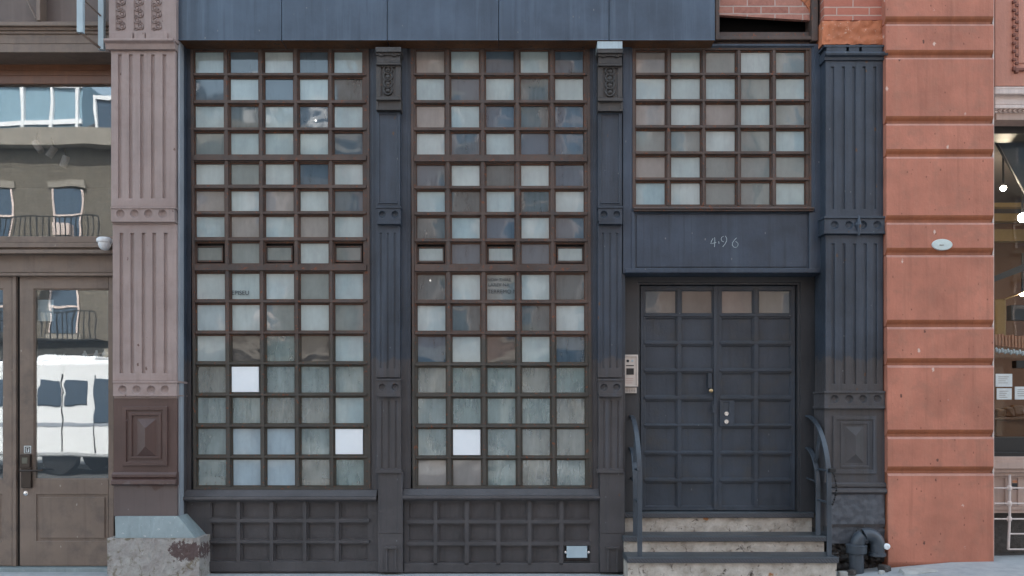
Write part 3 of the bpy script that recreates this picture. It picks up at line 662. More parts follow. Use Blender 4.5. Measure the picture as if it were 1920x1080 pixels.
# ================================================================== STEPS
S = thing('front_steps', 'three peeling stone steps with steel treads leading to the double door', 'steps', (PX(1360), -.1, 0))
xl, xr = 1.02, 2.90
def step(front, back, zt, x0, x1, h, under):
    m = MB(); m.box(x0, x1, front, back, zt-.052, zt, 0); o = m.build('tread', ['tread'], S, .006)
    m = MB(); m.box(x0+.004, x1-.004, front-.004, front+.0, zt-.048, zt-.012, 0); m.build('nosing', 'knurl', o, .001)
    rough_slab2(x0+.012, x1-.012, front+.03, back+.02, under, zt-.052)
def rough_slab2(x0, x1, y, yb, z0, z1):
    m = MB(); nx = 70; nz = 5
    f = lambda i, j: (x0+(x1-x0)*i/nx, y+.012*noise.noise(Vector((i*.35, j*.6, z0*9))), z0+(z1-z0)*j/nz)
    for i in range(nx):
        for j in range(nz): m.face([f(i, j), f(i+1, j), f(i+1, j+1), f(i, j+1)])
    m.box(x0, x1, y+.014, yb, z0, z1-.001); m.build('riser', 'riser', S)
step(-.41, -.12, .223, xl-.0, xr, .2, -.05)
step(-.14, .14, .371, xl+.005, xr-.005, .15, .10)
step(.12, .34, .557, 1.066, 2.88, .18, .30)

# handrails: two bowed flat posts, arched top, small spurs
def handrail(side, label):
    xb = 1.14 if side < 0 else 2.83
    o = thing('handrail', label, 'handrail', (xb, -.34, .223), 'bowed iron handrails beside the steps')
    yf, yr, yw = -.36, -.10, .185; Pq = math.pi/4
    def arch(name, y0, z0, zs, zt):
        pts = [(xb, y0, z0), (xb, y0, (z0+zs)/2)]
        for k in range(17):
            a = k/16*math.pi/2; pts.append((xb, y0+(yw-y0)*(1-math.cos(a)), zs+(zt-zs)*math.sin(a)))
        m = MB(); m.tube(pts, .030, 4, 0, (.42, 1), True, Pq); m.build(name, 'iron', o, .003)
    arch('front_post', yf, .223, .84, 1.475); arch('rear_post', yr, .371, .80, 1.17)
    for z in (.985, .70):
        m = MB(); m.tube([(xb, yf, z), (xb, yr, z)], .010, 8); m.build('cross_bar', 'iron', o)
    m = MB(); m.tube([(xb, yr, .86), (xb, yw, .88)], .010, 8); m.build('wall_bar', 'iron', o)
    m = MB(); m.tube([(xb, yr+.05, 1.05), (xb, -.16, 1.34)], .02, 4, 0, (.4, 1), True, Pq); m.build('brace', 'iron', o)
    return o
handrail(-1, 'bowed iron handrail left of the door under the intercom')
handrail(1, 'bowed iron handrail right of the door with a chain tied on')
ch = thing('chain', 'thin black chain with small lock hanging from the right handrail', 'chain', (2.83, -.37, 1.06))
m = MB(); pts = [(2.79+.03*math.sin(i*.9), -.39, 1.06-.30*i/16-.0) for i in range(17)]; pts = [(2.84+.04*math.sin(math.pi*i/16), -.395, 1.0-.33*i/16) for i in range(17)]
for i in range(16):
    p = pts[i]; m.lathe((p[0], p[1], p[2]), [(.009, -.003), (.011, 0), (.009, .003), (.005, .003), (.005, -.003)], 'y' if i % 2 else 'x', 8)
m.build('chain_links', 'black', ch)
MB().box(2.815, 2.875, -.41, -.372, .975, 1.01).build('lock', 'black', ch, .006)

# ================================================================== INTERCOM
ic = thing('intercom', 'beige metal video intercom panel mounted left of the dark double door', 'intercom', (PX(1182), .16, PZ(740, .16)))
q = .11
m = MB(); m.relief((1169.5, 1196.5, 665, 725), [(1171.5, 1193.5, 668.5, 723, q+.012)], q, .168); m.build('housing', 'intercom', ic, .002)
m = MB(); m.pbox(1174.5, 1188.5, 690.5, 702.5, q+.008, q+.014); m.build('screen', 'black', ic, .001)
m = MB(); m.pbox(1174, 1188.5, 684.5, 686.3, q+.009, q+.014); m.build('speaker_slot', 'black', ic)
m = MB(); m.lathe((PX(1177.5, q), q+.012, PZ(676.5, q)), [(.013, 0), (.013, -.004), (.006, -.008)], 'y', 14); m.build('camera_lens', 'black', ic, 0, True)
m = MB(); m.lathe((PX(1186, q), q+.012, PZ(676.5, q)), [(.011, 0), (.011, -.002), (.004, -.003)], 'y', 14); m.build('sensor', 'zinc', ic, 0, True)
m = MB()
for k, y in enumerate((709.5, 713.5, 717.5)): m.pbox(1172.8, 1187.5-(k == 2)*2, y, y+.8, q+.010, q+.0125)
m.build('printed_lines', flat('faded_red_print', (.5, .3, .25), .7), ic)
m = MB(); m.pbox(1170.5, 1194, 726.5, 737, q+.02, .168); m.build('name_plate', 'intercom', ic, .001)
m = MB()
for k in range(3):
    for j in range(6): m.pbox(1173+j*3.2, 1175+j*3.2, 729+k*2.6, 730+k*2.6, q+.018, q+.021)
m.build('plate_print', 'bronze', ic)

# ================================================================== STANDPIPE, SLAB, RUBBLE
sp = thing('standpipe', 'dark painted gooseneck standpipe at the foot of the wide pilaster', 'pipe', (PX(1606, -.22), -.22, .0))
yc = -.24; r = .063
X_ = lambda px: PX(px, yc); Z_ = lambda py: PZ(py, yc)
m = MB(); m.tube([(X_(1606), yc, -.1), (X_(1606), yc, Z_(1037))], r, 20); m.build('riser_pipe', 'iron', sp, 0, True)
m = MB(); m.lathe((X_(1606), yc, Z_(1037)), [(.075, -.0), (.086, .0), (.088, .008), (.088, .06), (.092, .062), (.092, .078), (.07, .08)], 'z', 24); m.build('collar', 'iron', sp, .002, True)
m = MB(); pts = [(X_(1608), yc, Z_(1036))]
cx, cz, rr_ = (X_(1608)+X_(1645))/2, Z_(1021), (X_(1645)-X_(1608))/2
for k in range(17): a = math.pi-math.pi*k/16; pts.append((cx+rr_*math.cos(a), yc, cz+rr_*1.0*math.sin(a)))
pts.append((cx+rr_, yc, Z_(1038))); m.tube(pts, .062, 20); m.build('gooseneck', 'iron', sp, 0, True)
m = MB(); m.lathe((X_(1645), yc, Z_(1042)), [(.06, 0), (.075, 0), (.075, .03), (.06, .032)], 'z', 20); m.build('mouth_ring', 'iron', sp, 0, True)
m = MB(); m.lathe((X_(1658), yc-.045, Z_(1023)), [(.028, .01), (.028, -.012), (.02, -.018), (.009, -.018), (.008, -.01)], 'y', 18); m.build('white_cap', 'white', sp, 0, True)

def rock(name, c, s, seed, mt, label, cat='stone', rot=0, group=None, flatness=1):
    bm = bmesh.new(); bmesh.ops.create_icosphere(bm, subdivisions=3, radius=1)
    for v in bm.verts:
        p = v.co.copy(); p = Vector([math.copysign(abs(t)**.45, t) for t in p]); k = 1+.22*noise.noise(p*1.1+Vector((seed, 0, 0)))+.07*noise.noise(p*3+Vector((seed, 2, 0)))
        v.co = Vector((p.x*s[0]*k, p.y*s[1]*k, p.z*s[2]*k))
    me = bpy.data.meshes.new(name); bm.to_mesh(me); bm.free(); me.materials.append(MT[mt])
    o = bpy.data.objects.new(name, me); COL.objects.link(o); o.location = c; o.rotation_euler = (0, 0, rot)
    tag(o, label, cat, group); return o
rock('stone_slab', (3.6, -.42, .082), (.165, .10, .04), 4, 'slab', 'pale broken stone slab lying at the foot of the red pier', 'stone', .1)
rr2 = random.Random(5)
sts = [('small tan rock beside the right end of the lowest step', 2.98, -.30, .03), ('dark lump of rubble left of the standpipe foot', 3.06, -.30, .035), ('grey rubble piece right of the standpipe foot', 3.36, -.28, .04), ('small pale pebble between standpipe and red pier', 3.30, -.36, .02)]
for i, (lb, x, y, s_) in enumerate(sts): rock('rubble_stone', (x, y, gz(x)+s_*.6), (s_*1.3, s_, s_*.8), 10+i, 'slab' if i in (0, 3) else 'rubble', lb, 'rubble', i, 'loose rubble under the standpipe')

# ================================================================== LEFT BUILDING
A = thing('taupe_shop_building', 'taupe and mauve painted shopfront building at the left edge with glazed doors', 'building', (-4, 0, 0))
AL = -5.6
mb = MB(); mb.box(-14, -3.05, .075, 9, 5.62, 17); mb.build('upper_wall', 'brick', A)
mb = MB(); mb.box(-14, PX(210), 4, 4.1, 0, 5.6); mb.box(-14, -13.9, .3, 4, 0, 5.6); mb.box(-14, PX(207), .3, 4, 4.75, 4.85); mb.box(-3.36, -3.22, .14, 4.1, 0, 5.6); mb.build('room', 'roomwall', A)
MB().box(-14, -3.2, .3, 4, -.02, .03).build('room_floor', 'roomfloor', A)
def bandp(m, t, u, d, back=.3, a=-900, b=211): m.pbox(a, b, t, u, d, back)
m = MB(); bandp(m, -80, 40, .06); m.build('sign_board', 'shopdark', A)
m = MB()
for t, u, d in ((40, 48, -.05), (48.3, 56, -.02), (56.3, 63, .0), (63.2, 82, .015), (82.4, 98, -.0)): bandp(m, t, u, d)
m.build('cornice', 'shop', A, .004)
m = MB(); bandp(m, 112, 132, .26, .32); bandp(m, 132, 142, .24, .32); bandp(m, 142, 157, .23, .32); m.build('transom_head', 'wood', A, .004)
MB().box(-14, PX(207), .27, .275, PZ(446, .27), PZ(150, .27)).build('transom_glass', 'shopglass', A)
m = MB()
for t, u, d in ((443, 455, .10), (455, 464, .05), (464, 468, .08), (468, 475, .03), (475, 511, .12), (511.5, 517, .10)): bandp(m, t, u, d, .3, -900, 212)
m.build('transom_bar', 'shop', A, .004)
d = .15
m = MB(); m.pbox(23, 30, 517, 1062, d-.012, d+.08); m.pbox(203.5, 213, 517, 1062, d-.006, d+.08); m.build('door_post', 'shop', A, .003)
def shop_leaf(a, b, g0, g1, label):
    m = MB(); m.relief((a, b, 518, 1061), [(g0-2, g1+2, 541, 899, d+.01), (g0, g1, 543, 897, None), (g0+3, g1, 927, 1015, d+.012), (g0+9, g1-6, 933, 1009, d+.002)], d, d+.05)
    o = m.build('shop_door', 'shop', A, .003); o['label'] = label
    MB().pbox(g0-1, g1+1, 542, 898, d+.022, d+.028).build('door_glass', 'doorglass', o); return o
r_leaf = shop_leaf(37, 203, 65, 202, 'right glazed shop door with black keypad lock')
l_leaf = shop_leaf(-165, 23, -135, 4, 'left glazed shop door mostly outside the frame')
MB().pbox(30, 37, 518, 1061, d+.02, d+.05).build('door_stop', 'black', A)
MB().box(-14, -3.45, .05, .4, -.02, .035).build('threshold', 'plinthtop', A, .004)
# keypad lock and lever (parts of the door)
m = MB(); m.pbox(37, 56, 852, 878, d-.035, d, 0); m.pbox(39, 58, 876, 915, d-.03, d, 0); m.build('keypad_lock', 'bronze', r_leaf, .005)
m = MB(); m.pbox(41, 51, 858, 869, d-.038, d-.034); m.build('keypad', flat('keypad_face', (.10, .10, .075), .4), r_leaf)
m = MB(); m.tube([(PX(44, d), d-.03, PZ(882, d)), (PX(44, d), d-.07, PZ(882, d)), (PX(50, d), d-.075, PZ(882, d)), (PX(88, d), d-.07, PZ(881, d))], .009, 10); m.build('lever', 'bronze', r_leaf, 0, True)
m = MB(); m.lathe((PX(49, d), d, PZ(925, d)), [(.022, 0), (.022, -.006), (.008, -.01)], 'y', 16); m.build('lock_cylinder', 'chrome', r_leaf, 0, True)
m = MB(); m.pbox(45, 58, 836, 850, d-.004, d); m.build('sticker', 'paper', r_leaf)
m = MB(); m.relief((46.5, 56.5, 837.5, 849), [(48, 55, 839, 848, None)], d-.006, d-.004); m.pbox(49.5, 53.5, 840, 842, d-.006, d-.004); m.pbox(50, 52, 842, 847, d-.006, d-.004); m.build('sticker_print', 'bronze', r_leaf)

# left pilaster
dp = -.18
mb = MB()
fluted(mb, 208, 329, 95, 387, [224.5, 245, 266, 286.5, 308], 6.5, 102, 372, dp, .12, .018)
fluted(mb, 211, 331, 420, 714, [227.5, 248, 269, 289, 310.5], 6.5, 437, 700, dp, .12, .018)
lp = mb.build('pilaster', 'mauve', A, .004); lp['label'] = 'mauve fluted iron pilaster with rosette bands'
mb = MB(); mb.relief((213, 332, 744, 886), [(231, 315, 762, 873, dp-.02), (238, 308, 769, 866, dp-.004), (243, 303, 774, 860, dp-.012), (248, 298, 779, 856, dp+.004)], dp, .12)
mb.pbox(213, 332, 909, 968, dp, .12); pyramid(mb, 257, 293, 785, 855, dp+.004, .035)
mb.build('pedestal', 'maroon', lp, .003)
m = MB(); m.prism([(.1, PZ(885, dp)), (dp-.012, PZ(885, dp)), (dp-.03, PZ(889, dp)), (dp-.03, PZ(894, dp)), (dp-.014, PZ(897, dp)), (dp-.04, PZ(901, dp)), (dp-.045, PZ(907, dp)), (dp-.02, PZ(910, dp)), (.1, PZ(910, dp))], PX(212, dp), PX(333, dp)); m.build('base_moulding', 'maroon', lp, .002)
for yy, cy, x0, cs in ((387, 401, 207, (225.5, 252, 278, 304.5)), (714, 731, 211, (229.5, 256, 283, 309))):
    m = MB(); m.pbox(x0, x0+122, yy, yy+4, dp-.03, .1); dent_plate(m, x0+1, x0+120, yy+4, yy+26, dp-.022, .1, cs, cy, 8); m.pbox(x0+1, x0+121, yy+26, yy+29, dp-.035, .1); m.pbox(x0+3, x0+121, yy+29, yy+33, dp-.01, .1)
    m.build('rosette_band', 'mauve', lp, .0025)
# capital with ornament strips
m = MB(); m.relief((204, 330, -80, 78), [(217, 236, -80, 57, dp-.03), (251, 270, -80, 57, dp-.03), (284, 304, -80, 57, dp-.03)], dp-.04, .1)
m.prism([(.1, PZ(77, dp)), (dp-.05, PZ(77, dp)), (dp-.075, PZ(79, dp)), (dp-.075, PZ(83, dp)), (dp-.045, PZ(86, dp)), (dp-.03, PZ(95, dp)), (.1, PZ(95, dp))], PX(201, dp), PX(331, dp))
for a, b in ((208, 248), (252, 271), (274, 313)): m.pbox(a, b, 60, 76, dp-.058, dp-.03)
m.build('capital', 'mauve', lp, .003)
m = MB(); q = dp-.031; r3 = random.Random(3)
for cx in (226.5, 260.5, 294):
    m = MB()
    for k in range(8):
        cy = -30+k*11.5; ring(m, cx-3+6*(k % 2), cy, 5.5, q, .008); ring(m, cx+4-8*(k % 2), cy+5, 3.2, q, .008)
    m.build('scroll_ornament', 'mauve', lp, 0, True)
MB().box(PX(333, dp)-.01, PX(333, dp)+.008, dp+.03, -.06, PZ(972, 0), 5.6).build('side_face', 'paleside', lp); MB().box(PX(333, dp)-.01, PX(333, dp)+.010, -.06, .0, PZ(972, 0), 5.6).build('side_jamb', 'steel', lp)
# plinth stones
yb = -.27
sb = thing('plinth_stones', 'stained stone block with pale chamfered cap below the mauve pilaster', 'stone base', (-3.4, -.3, 0))
zt = PZ(1009, yb); x0, x1 = PX(201, yb), PX(374, yb)
m = MB(); nx, nz = 50, 16
f = lambda i, j: (x0+(x1-x0)*i/nx, yb+.008*noise.noise(Vector((i*.4, j*.4, 1)))+.004*noise.noise(Vector((i*1.3, j*1.3, 5))), -.03+(zt+.03)*j/nz)
for i in range(nx):
    for j in range(nz):
        u, v_ = i/nx, j/nz
        mk = u > .68 and v_ > .38 and noise.noise(Vector((u*6, v_*5, 3)))+(u-.62)*2.2+(v_-.5)*.8 > .42 and not (u > .94)
        m.face([f(i, j), f(i+1, j), f(i+1, j+1), f(i, j+1)], 1 if mk else 0)
m.box(x0+.001, x1-.001, yb+.012, .14, -.03, zt-.001); m.build('lower_block', ['plinth', 'plinthmark'], sb, 0)
m = MB(); xa_, xb_ = PX(215, yb), PX(366, yb+.01); ya = -.205; zc = PZ(968, ya); xc_, xd_ = PX(215, ya), PX(334, ya)
v = [(xa_, yb+.01, zt), (xb_, yb+.01, zt), (xb_+.06, .0, zt), (xc_, .0, zt), (xc_, ya, zc), (xd_, ya, zc), (xd_, 0, zc), (xc_, 0, zc)]
v[2] = (PX(386, 0), .0, zt)
for ff, mi_ in (((0, 1, 5, 4), 0), ((1, 2, 6, 5), 0), ((4, 5, 6, 7), 0), ((3, 0, 4, 7), 0)): m.face([v[i] for i in ff], mi_)
m.build('chamfered_cap', 'plinthtop', sb, .006)

# security camera
scm = thing('security_camera', 'small white dome security camera above the shop door', 'security camera', (PX(198, 0), .0, PZ(458)))
cx, cz = PX(199, 0), PZ(450)
m = MB(); m.lathe((cx, -.03, cz-.03), [(.02, .05), (.05, .045), (.068, .03), (.07, .01), (.066, 0), (.05, -.002)], 'z', 24); m.build('housing', 'camwhite', scm, 0, True)
m = MB(); m.lathe((cx, -.03, cz-.03), [(.056, 0), (.056, -.02), (.045, -.05), (.03, -.066), (.006, -.072)], 'z', 24); m.build('dome', 'camwhite', scm, 0, True)
MB().box(cx-.02, cx+.05, -.03, .05, cz-.02, cz+.0).build('bracket', 'camwhite', scm, .004)

# awning frame at top left: two pale struts, link and foot bar
aw = thing('folded_awning', 'pale painted folded awning frame at the top left beside the capital', 'awning frame', (PX(190, -.3), -.3, PZ(90)))
m = MB(); q = -.30; m.pbox(143.5, 155, -80, 60, q, q+.04); m.build('strut', 'zinc', aw, .003)
m = MB(); m.pbox(183.5, 194, -80, 92, -.12, -.08); m.build('strut', 'zinc', aw, .003)
m = MB(); m.tube([(PX(148, q), q+.02, PZ(58, q)), (PX(190, -.1), -.1, PZ(92, -.1))], .016, 4); m.build('foot_bar', 'shop', aw, .002)
m = MB(); m.tube([(PX(152, q), q+.02, PZ(-6, q)), (PX(189, -.12), -.125, PZ(30, -.12))], .008, 8); m.build('link_rod', 'shop', aw)
aw2 = thing('awning_bracket', 'thin brown awning bracket on the sign board above the transom', 'bracket', (PX(70), .03, PZ(38)))
m = MB(); m.pbox(68, 75, -80, 38, -.06, .05); m.build('post', 'shop', aw2, .002)
m = MB(); m.tube([(PX(50), -.02, PZ(-5)), (PX(70), -.02, PZ(37))], .008, 8); m.build('stay', 'shop', aw2)

# ================================================================== RED PIER + RIGHT BUILDING
Cc = thing('terracotta_building', 'terracotta red building at the right edge with a rusticated corner pier', 'building', (4.2, 0, 0))
mb = MB(); mb.box(3.5, 14, .04, 9, 5.62, 17); mb.build('upper_wall', 'brick', Cc)
rows = [-60, 43, 106, 230, 292, 416, 477, 612, 684, 818, 887, 1066]; dq = -.20
mb = MB(); mb.box(PX(1665, dq), PX(1860, dq), dq+.022, .5, 0, 5.6); mb.build('pier_core', 'redjoint', Cc)
for i in range(11):
    t, u = rows[i], rows[i+1]; lean = (lambda y: 1660.5+(y/1064)*5)
    a = lean((t+u)/2); zt_, zb_ = PZ(t, dq)-.004, PZ(u, dq)+.003
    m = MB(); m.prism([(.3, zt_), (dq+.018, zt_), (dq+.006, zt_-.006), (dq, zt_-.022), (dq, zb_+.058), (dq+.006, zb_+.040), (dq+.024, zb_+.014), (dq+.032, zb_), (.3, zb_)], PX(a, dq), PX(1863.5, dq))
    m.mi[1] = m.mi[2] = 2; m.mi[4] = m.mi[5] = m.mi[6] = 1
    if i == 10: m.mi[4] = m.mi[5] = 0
    o = m.build('pier_block', ['red', 'redshade', 'redtop'], Cc, .004)
mb = MB(); mb.box(PX(1864, dq)-.0, PX(1864, dq)+.012, dq+.02, .1, PZ(1040), 5.6); mb.build('pier_edge', 'cream', Cc)
pl = thing('oval_plaque', 'small white oval enamel plaque on the red pier', 'plaque', (PX(1766, dq), dq, PZ(459, dq)))
m = MB(); m.lathe((0, 0, 0), [(.092, .01), (.095, -.004), (.088, -.012), (.05, -.014), (.005, -.014)], 'y', 32)
m.v = [(PX(1766, dq)+x, dq+y, PZ(459, dq)+z*.55) for x, y, z in m.v]; m.build('plate', flat('plaque_enamel', (.55, .62, .6), .4), pl, 0, True)
m = MB(); m.pbox(1762, 1770, 458.6, 460.2, dq-.017, dq-.013); m.build('print', 'plinth', pl)
# right building facade beyond pier
e = .02
m = MB(); m.relief((1866, 2300, -80, 161), [(1899, 2200, -80, 131, e-.012), (1907, 2200, -80, 120, e-.02)], e, .4); m.build('ornamental_panel', 'terra', Cc, .003)
m = MB()
for k in range(9):
    y = 0+k*15.5
    m.pbox(1900, 1906, y, y+5, e-.024, e); m.pbox(1904.5, 1910.5, y+7, y+12, e-.024, e)
m.pbox(1900, 2000, 127, 132, e-.022, e); m.build('fret_ornament', flat('fret_dark_paint', (.18, .065, .045), .7), Cc, .002)  # fret blocks in a darker red than the panel
m = MB()
for t, u, dd_ in ((162, 167, -.05), (167, 176, -.09), (176, 196, -.045), (196, 203, -.06), (203, 211, -.03)): m.pbox(1866, 2300, t, u, dd_, .4, 0)
m.build('cornice', 'cream', Cc, .006)
m = MB()
for k in range(26):
    x = 1868+k*9; m.tube([(PX(x), -.035, PZ(212)), (PX(x+9), -.045, PZ(203))], .014, 6)
m.build('rope_moulding', 'pink', Cc, 0, True)
m = MB(); m.box(PX(1866), 7, -.02, .4, PZ(226), PZ(212)); m.build('soffit_board', 'pink', Cc)
m = MB(); m.box(PX(1860), 7, .15, .4, PZ(240), PZ(226)); m.build('window_head', 'black', Cc)
MB().box(PX(1850), 7, .36, .365, PZ(822, .36), PZ(236, .36)).build('cafe_window', 'cafeglass', Cc)
m = MB(); m.pbox(1858, 2300, 820, 855, .2, .45); m.pbox(1858, 2300, 848, 857, .16, .45); m.build('window_base', 'black', Cc, .004)
m = MB()
for t, u, dd_ in ((857, 863, .02), (863, 868, -.01), (868, 879, -.03), (879, 886, .0), (886, 893, .03)): m.pbox(1860, 2300, t, u, dd_, .45)
m.relief((1860, 2300, 893, 962), [(1866, 1885, 897, 948, .075), (1889, 1909, 897, 948, .075), (1912, 1980, 897, 948, .075)], .06, .45)
m.pbox(1860, 2300, 950, 956, .03, .45); m.pbox(1860, 2300, 956, 962, .045, .45)
m.build('bulkhead', 'pink', Cc, .003)
m = MB(); m.pbox(1860, 2300, 962, 1062, .15, .45); m.build('base_wall', 'roughdark', Cc)
m = MB(); m.box(PX(1862), 7, .08, .2, .1, PZ(1040, .08)); m.build('base_kerb', 'roughdark', Cc, .006)
m = MB(); m.pbox(1899, 1909, 901, 905, .07, .074, 1); m.pbox(1898, 1909, 906, 912, .07, .074); m.pbox(1900, 1908, 913, 918, .07, .074); m.build('meter_label', ['ink', 'orange'], Cc)
# pipe rack
pr = thing('pipe_rack', 'cream painted pipe rack fixed below the cafe window', 'pipe rack', (PX(1892), -.02, .1))
y0 = -.0; X_ = lambda p: PX(p, y0); Z_ = lambda p: PZ(p, y0)
m = MB(); m.tube([(X_(1893), y0, Z_(890)), (X_(1893), y0, Z_(975)), (X_(1890.5), y0, Z_(1030))], .012, 10); m.build('upright', 'cream', pr, 0, True)
for a, b, y in ((1864, 1960, 915), (1864, 1960, 944), (1864, 1960, 973), (1892, 1960, 1001), (1890, 1960, 1030)):
    m = MB(); m.tube([(X_(a), y0+.0, Z_(y)), (X_(b), y0, Z_(y))], .008, 8)
    if y < 990: m.lathe((X_(1892.5), y0, Z_(y)), [(.013, -.025), (.021, -.015), (.021, .015), (.013, .025)], 'z', 12)
    m.build('rail', 'cream', pr, 0, True)
# cafe interior
m = MB(); m.box(3.9, 12, 4.4, 4.5, .1, 5.2); m.box(3.8, 3.9, .45, 4.5, .1, 5.2); m.build('back_wall', 'cafewood', Cc)
MB().box(3.9, 12, .45, 4.4, 0, .12).build('cafe_floor', 'roomfloor', Cc)
m = MB(); m.box(3.9, 12, .45, 4.4, PZ(236, .4), PZ(236, .4)+.1); m.build('cafe_ceiling', 'roomfloor', Cc)
Q = lambda px, py, y: (PX(px, y), y, PZ(py, y))
m = MB()
a = [Q(1858, 238, .5), Q(1990, 238, .5), Q(1990, 480, 1.2), Q(1912, 345, 1.0), Q(1864, 262, .6)]
m.face(a, 0, False); m.face([(x, y+.02, z) for x, y, z in a][::-1], 0, False); 
tag(m.build('canvas_blind', 'awning'), 'grey canvas blind hanging inside the cafe window top', 'blind')
m = MB()
for y, hh, dy in ((380, 8, 2.6), (400, 14, 2.8), (430, 22, 3.0)): m.pbox(1850, 2100, y, y+hh, dy, dy+.1)
tag(m.build('ceiling_beams', 'cafewall'), 'ochre ceiling beams inside the cafe', 'beams')
m = MB(); m.pbox(1866, 1888, 560, 640, 3.2, 3.4); tag(m.build('column', 'cafewall', None, .03), 'tan column standing inside the cafe behind the glass', 'column')
m = MB()
b0 = [Q(1860, 520, 1.5), Q(1980, 470, 1.5), Q(1980, 486, 1.5), Q(1860, 530, 1.5)]
m.face(b0, 0, False); m.face([(x, y+.05, z) for x, y, z in b0][::-1], 0, False); tag(m.build('sloping_beam', 'black'), 'dark sloping beam across the cafe ceiling', 'beam')
for k, (x, y, rr_, dd_, lb) in enumerate(((1881, 353, 5, 1.2, 'small bright round lamp inside the cafe near the red pier'), (1917, 408, 8, 1.4, 'large bright lamp inside the cafe cut by the frame edge'), (1917, 552, 4, 2.2, 'small warm ceiling fan lamp inside the cafe'))):
    t = thing('ceiling_lamp', lb, 'lamp', Q(x, y, dd_), 'lit lamps inside the cafe')
    c = Q(x, y, dd_); rad = rr_/200*(D+dd_)/D
    m = MB(); m.lathe(c, [(rad*.05, -rad), (rad*.6, -rad*.8), (rad*.95, -rad*.3), (rad*.95, rad*.3), (rad*.6, rad*.8), (rad*.05, rad)], 'z', 18); m.build('bulb', 'bulb_warm', t, 0, True)
    m = MB(); m.tube([(c[0], c[1], c[2]+rad*.9), (c[0], c[1], c[2]+.5)], .012, 8); m.build('stem', 'black', t)
m = MB()
for s_ in (-1, 1): m.tube([Q(1917, 548, 2.2), Q(1917+s_*34, 562, 2.2)], .03, 4, 0, (1, .3))
tag(m.build('fan_blades', 'cafewall'), 'tan ceiling fan blades inside the cafe', 'fan')
for k in range(10):
    m = MB(); m.pbox(1866+k*6.2, 1870.5+k*6.2, 627-(k % 3)*1.2+k*.6, 648+k*.6, 1.0, 1.04)
    if k == 0: first = m
    o = m.build('hanging_tag', 'orange', None, .004); tag(o, ('first', 'second', 'third', 'fourth', 'fifth', 'sixth', 'seventh', 'eighth', 'ninth', 'tenth')[k]+' orange red tag from the red pier in the hanging row in the cafe', 'tag', 'row of hanging tags in the cafe')
m = MB()
for k in range(11): m.lathe(Q(1868+k*5.5, 655+(k % 2)*2+k*.5, .95), [(.006, -.03), (.014, -.02), (.014, .005), (.006, .02)], 'z', 8)
tag(m.build('glass_rack', 'paper'), 'row of upturned glasses on a rack below the orange tags', 'glasses', None)
for a, b, t, u, lb in ((1867, 1898, 701, 725, 'upper pale paper notice in the cafe window'), (1869, 1897, 728, 749, 'lower left paper notice with green border in the cafe window'), (1903, 1932, 725, 749, 'right paper notice in the cafe window cut by the frame')):
    t_ = thing('paper_notice', lb, 'notice', Q((a+b)/2, u, .345), 'paper notices in the cafe window')
    MB().pbox(a, b, t, u, .345, .349).build('sheet', 'paper', t_)
    m = MB()
    for k in range(4): m.pbox(a+5, b-6-(k*3) % 7, t+5+k*3.8, t+6+k*3.8, .3435, .345)
    m.build('text_lines', 'plinth', t_)
m = MB(); m.pbox(1868, 2000, 786, 820, .9, 1.3, 0); m.pbox(1862, 2000, 783, 787, .85, 1.4, 0); tag(m.build('cafe_counter', 'cafewood', None, .005), 'brown wooden counter inside the cafe window', 'counter')
for k, (x, y, rr_) in enumerate(((1873, 775, 9), (1889, 772, 10), (1906, 770, 11))):
    rock('bread_basket', Q(x, y, 1.0), (rr_/170, .05, rr_/190), 30+k, 'cafewood', ('leftmost', 'middle', 'rightmost')[k]+' brown basket standing on the cafe counter', 'basket', 0, 'baskets on the cafe counter')
m = MB(); m.pbox(1896, 1990, 572, 600, 3.3, 3.4); m.pbox(1906, 1990, 676, 690, 3.3, 3.4); tag(m.build('wall_screen', 'black'), 'black screens on the cafe back wall', 'screen')

# ================================================================== INSIDE THE MIDDLE BUILDING
for k, (x, y, dd_, lb) in enumerate(((392, 152, .4, 'tiny lit bulb seen in the second row of the left window'), (538, 173, 1.5, 'tiny lit lamp in the second row third pane of left window'), (592, 226, 1.5, 'tiny lit lamp in the third row fourth pane of left window'), (805, 152, 1.4, 'tiny lit bulb seen in the second row of the middle window'), (1066, 152, 1.4, 'tiny lit bulb at the upper right of the middle window'), (807, 526, 1.4, 'tiny lit bulb in the ninth row of the middle window'))):
    t = thing('hanging_bulb', lb, 'bulb', Q(x, y, dd_), 'small bulbs lit behind the gridded windows')
    c = Q(x, y, dd_); m = MB(); m.lathe(c, [(.002, -.011), (.008, -.007), (.011, 0), (.008, .007), (.002, .011)], 'z', 12); m.build('bulb', 'bulb', t, 0, True)
    m = MB(); m.tube([(c[0], c[1], c[2]+.015), (c[0], c[1], 5.24)], .003, 6); m.build('cord', 'black', t)
def sheet(name, mt, a, b, t, u, y, amp, label, cat, seed, fx=14, fz=2):
    m = MB(); nx, nz = 90, 40
    def f(i, j):
        X, Z = PX(a+(b-a)*i/nx, y), PZ(t+(u-t)*j/nz, y); p = Vector((X*fx*.5+seed, Z*fz, seed)); q = Vector((X*fx*.22+seed, Z*fz*2, 7))
        return (X, y+amp*(noise.noise(p)+.9*noise.noise(q)+.35*noise.noise(Vector((X*18, Z*9, seed)))), Z)
    for i in range(nx):
        for j in range(nz): m.face([f(i, j), f(i+1, j), f(i+1, j+1), f(i, j+1)])
    o = m.build(name, mt, None, 0, True, (PX((a+b)/2, y), y, PZ(u, y))); tag(o, label, cat); return o
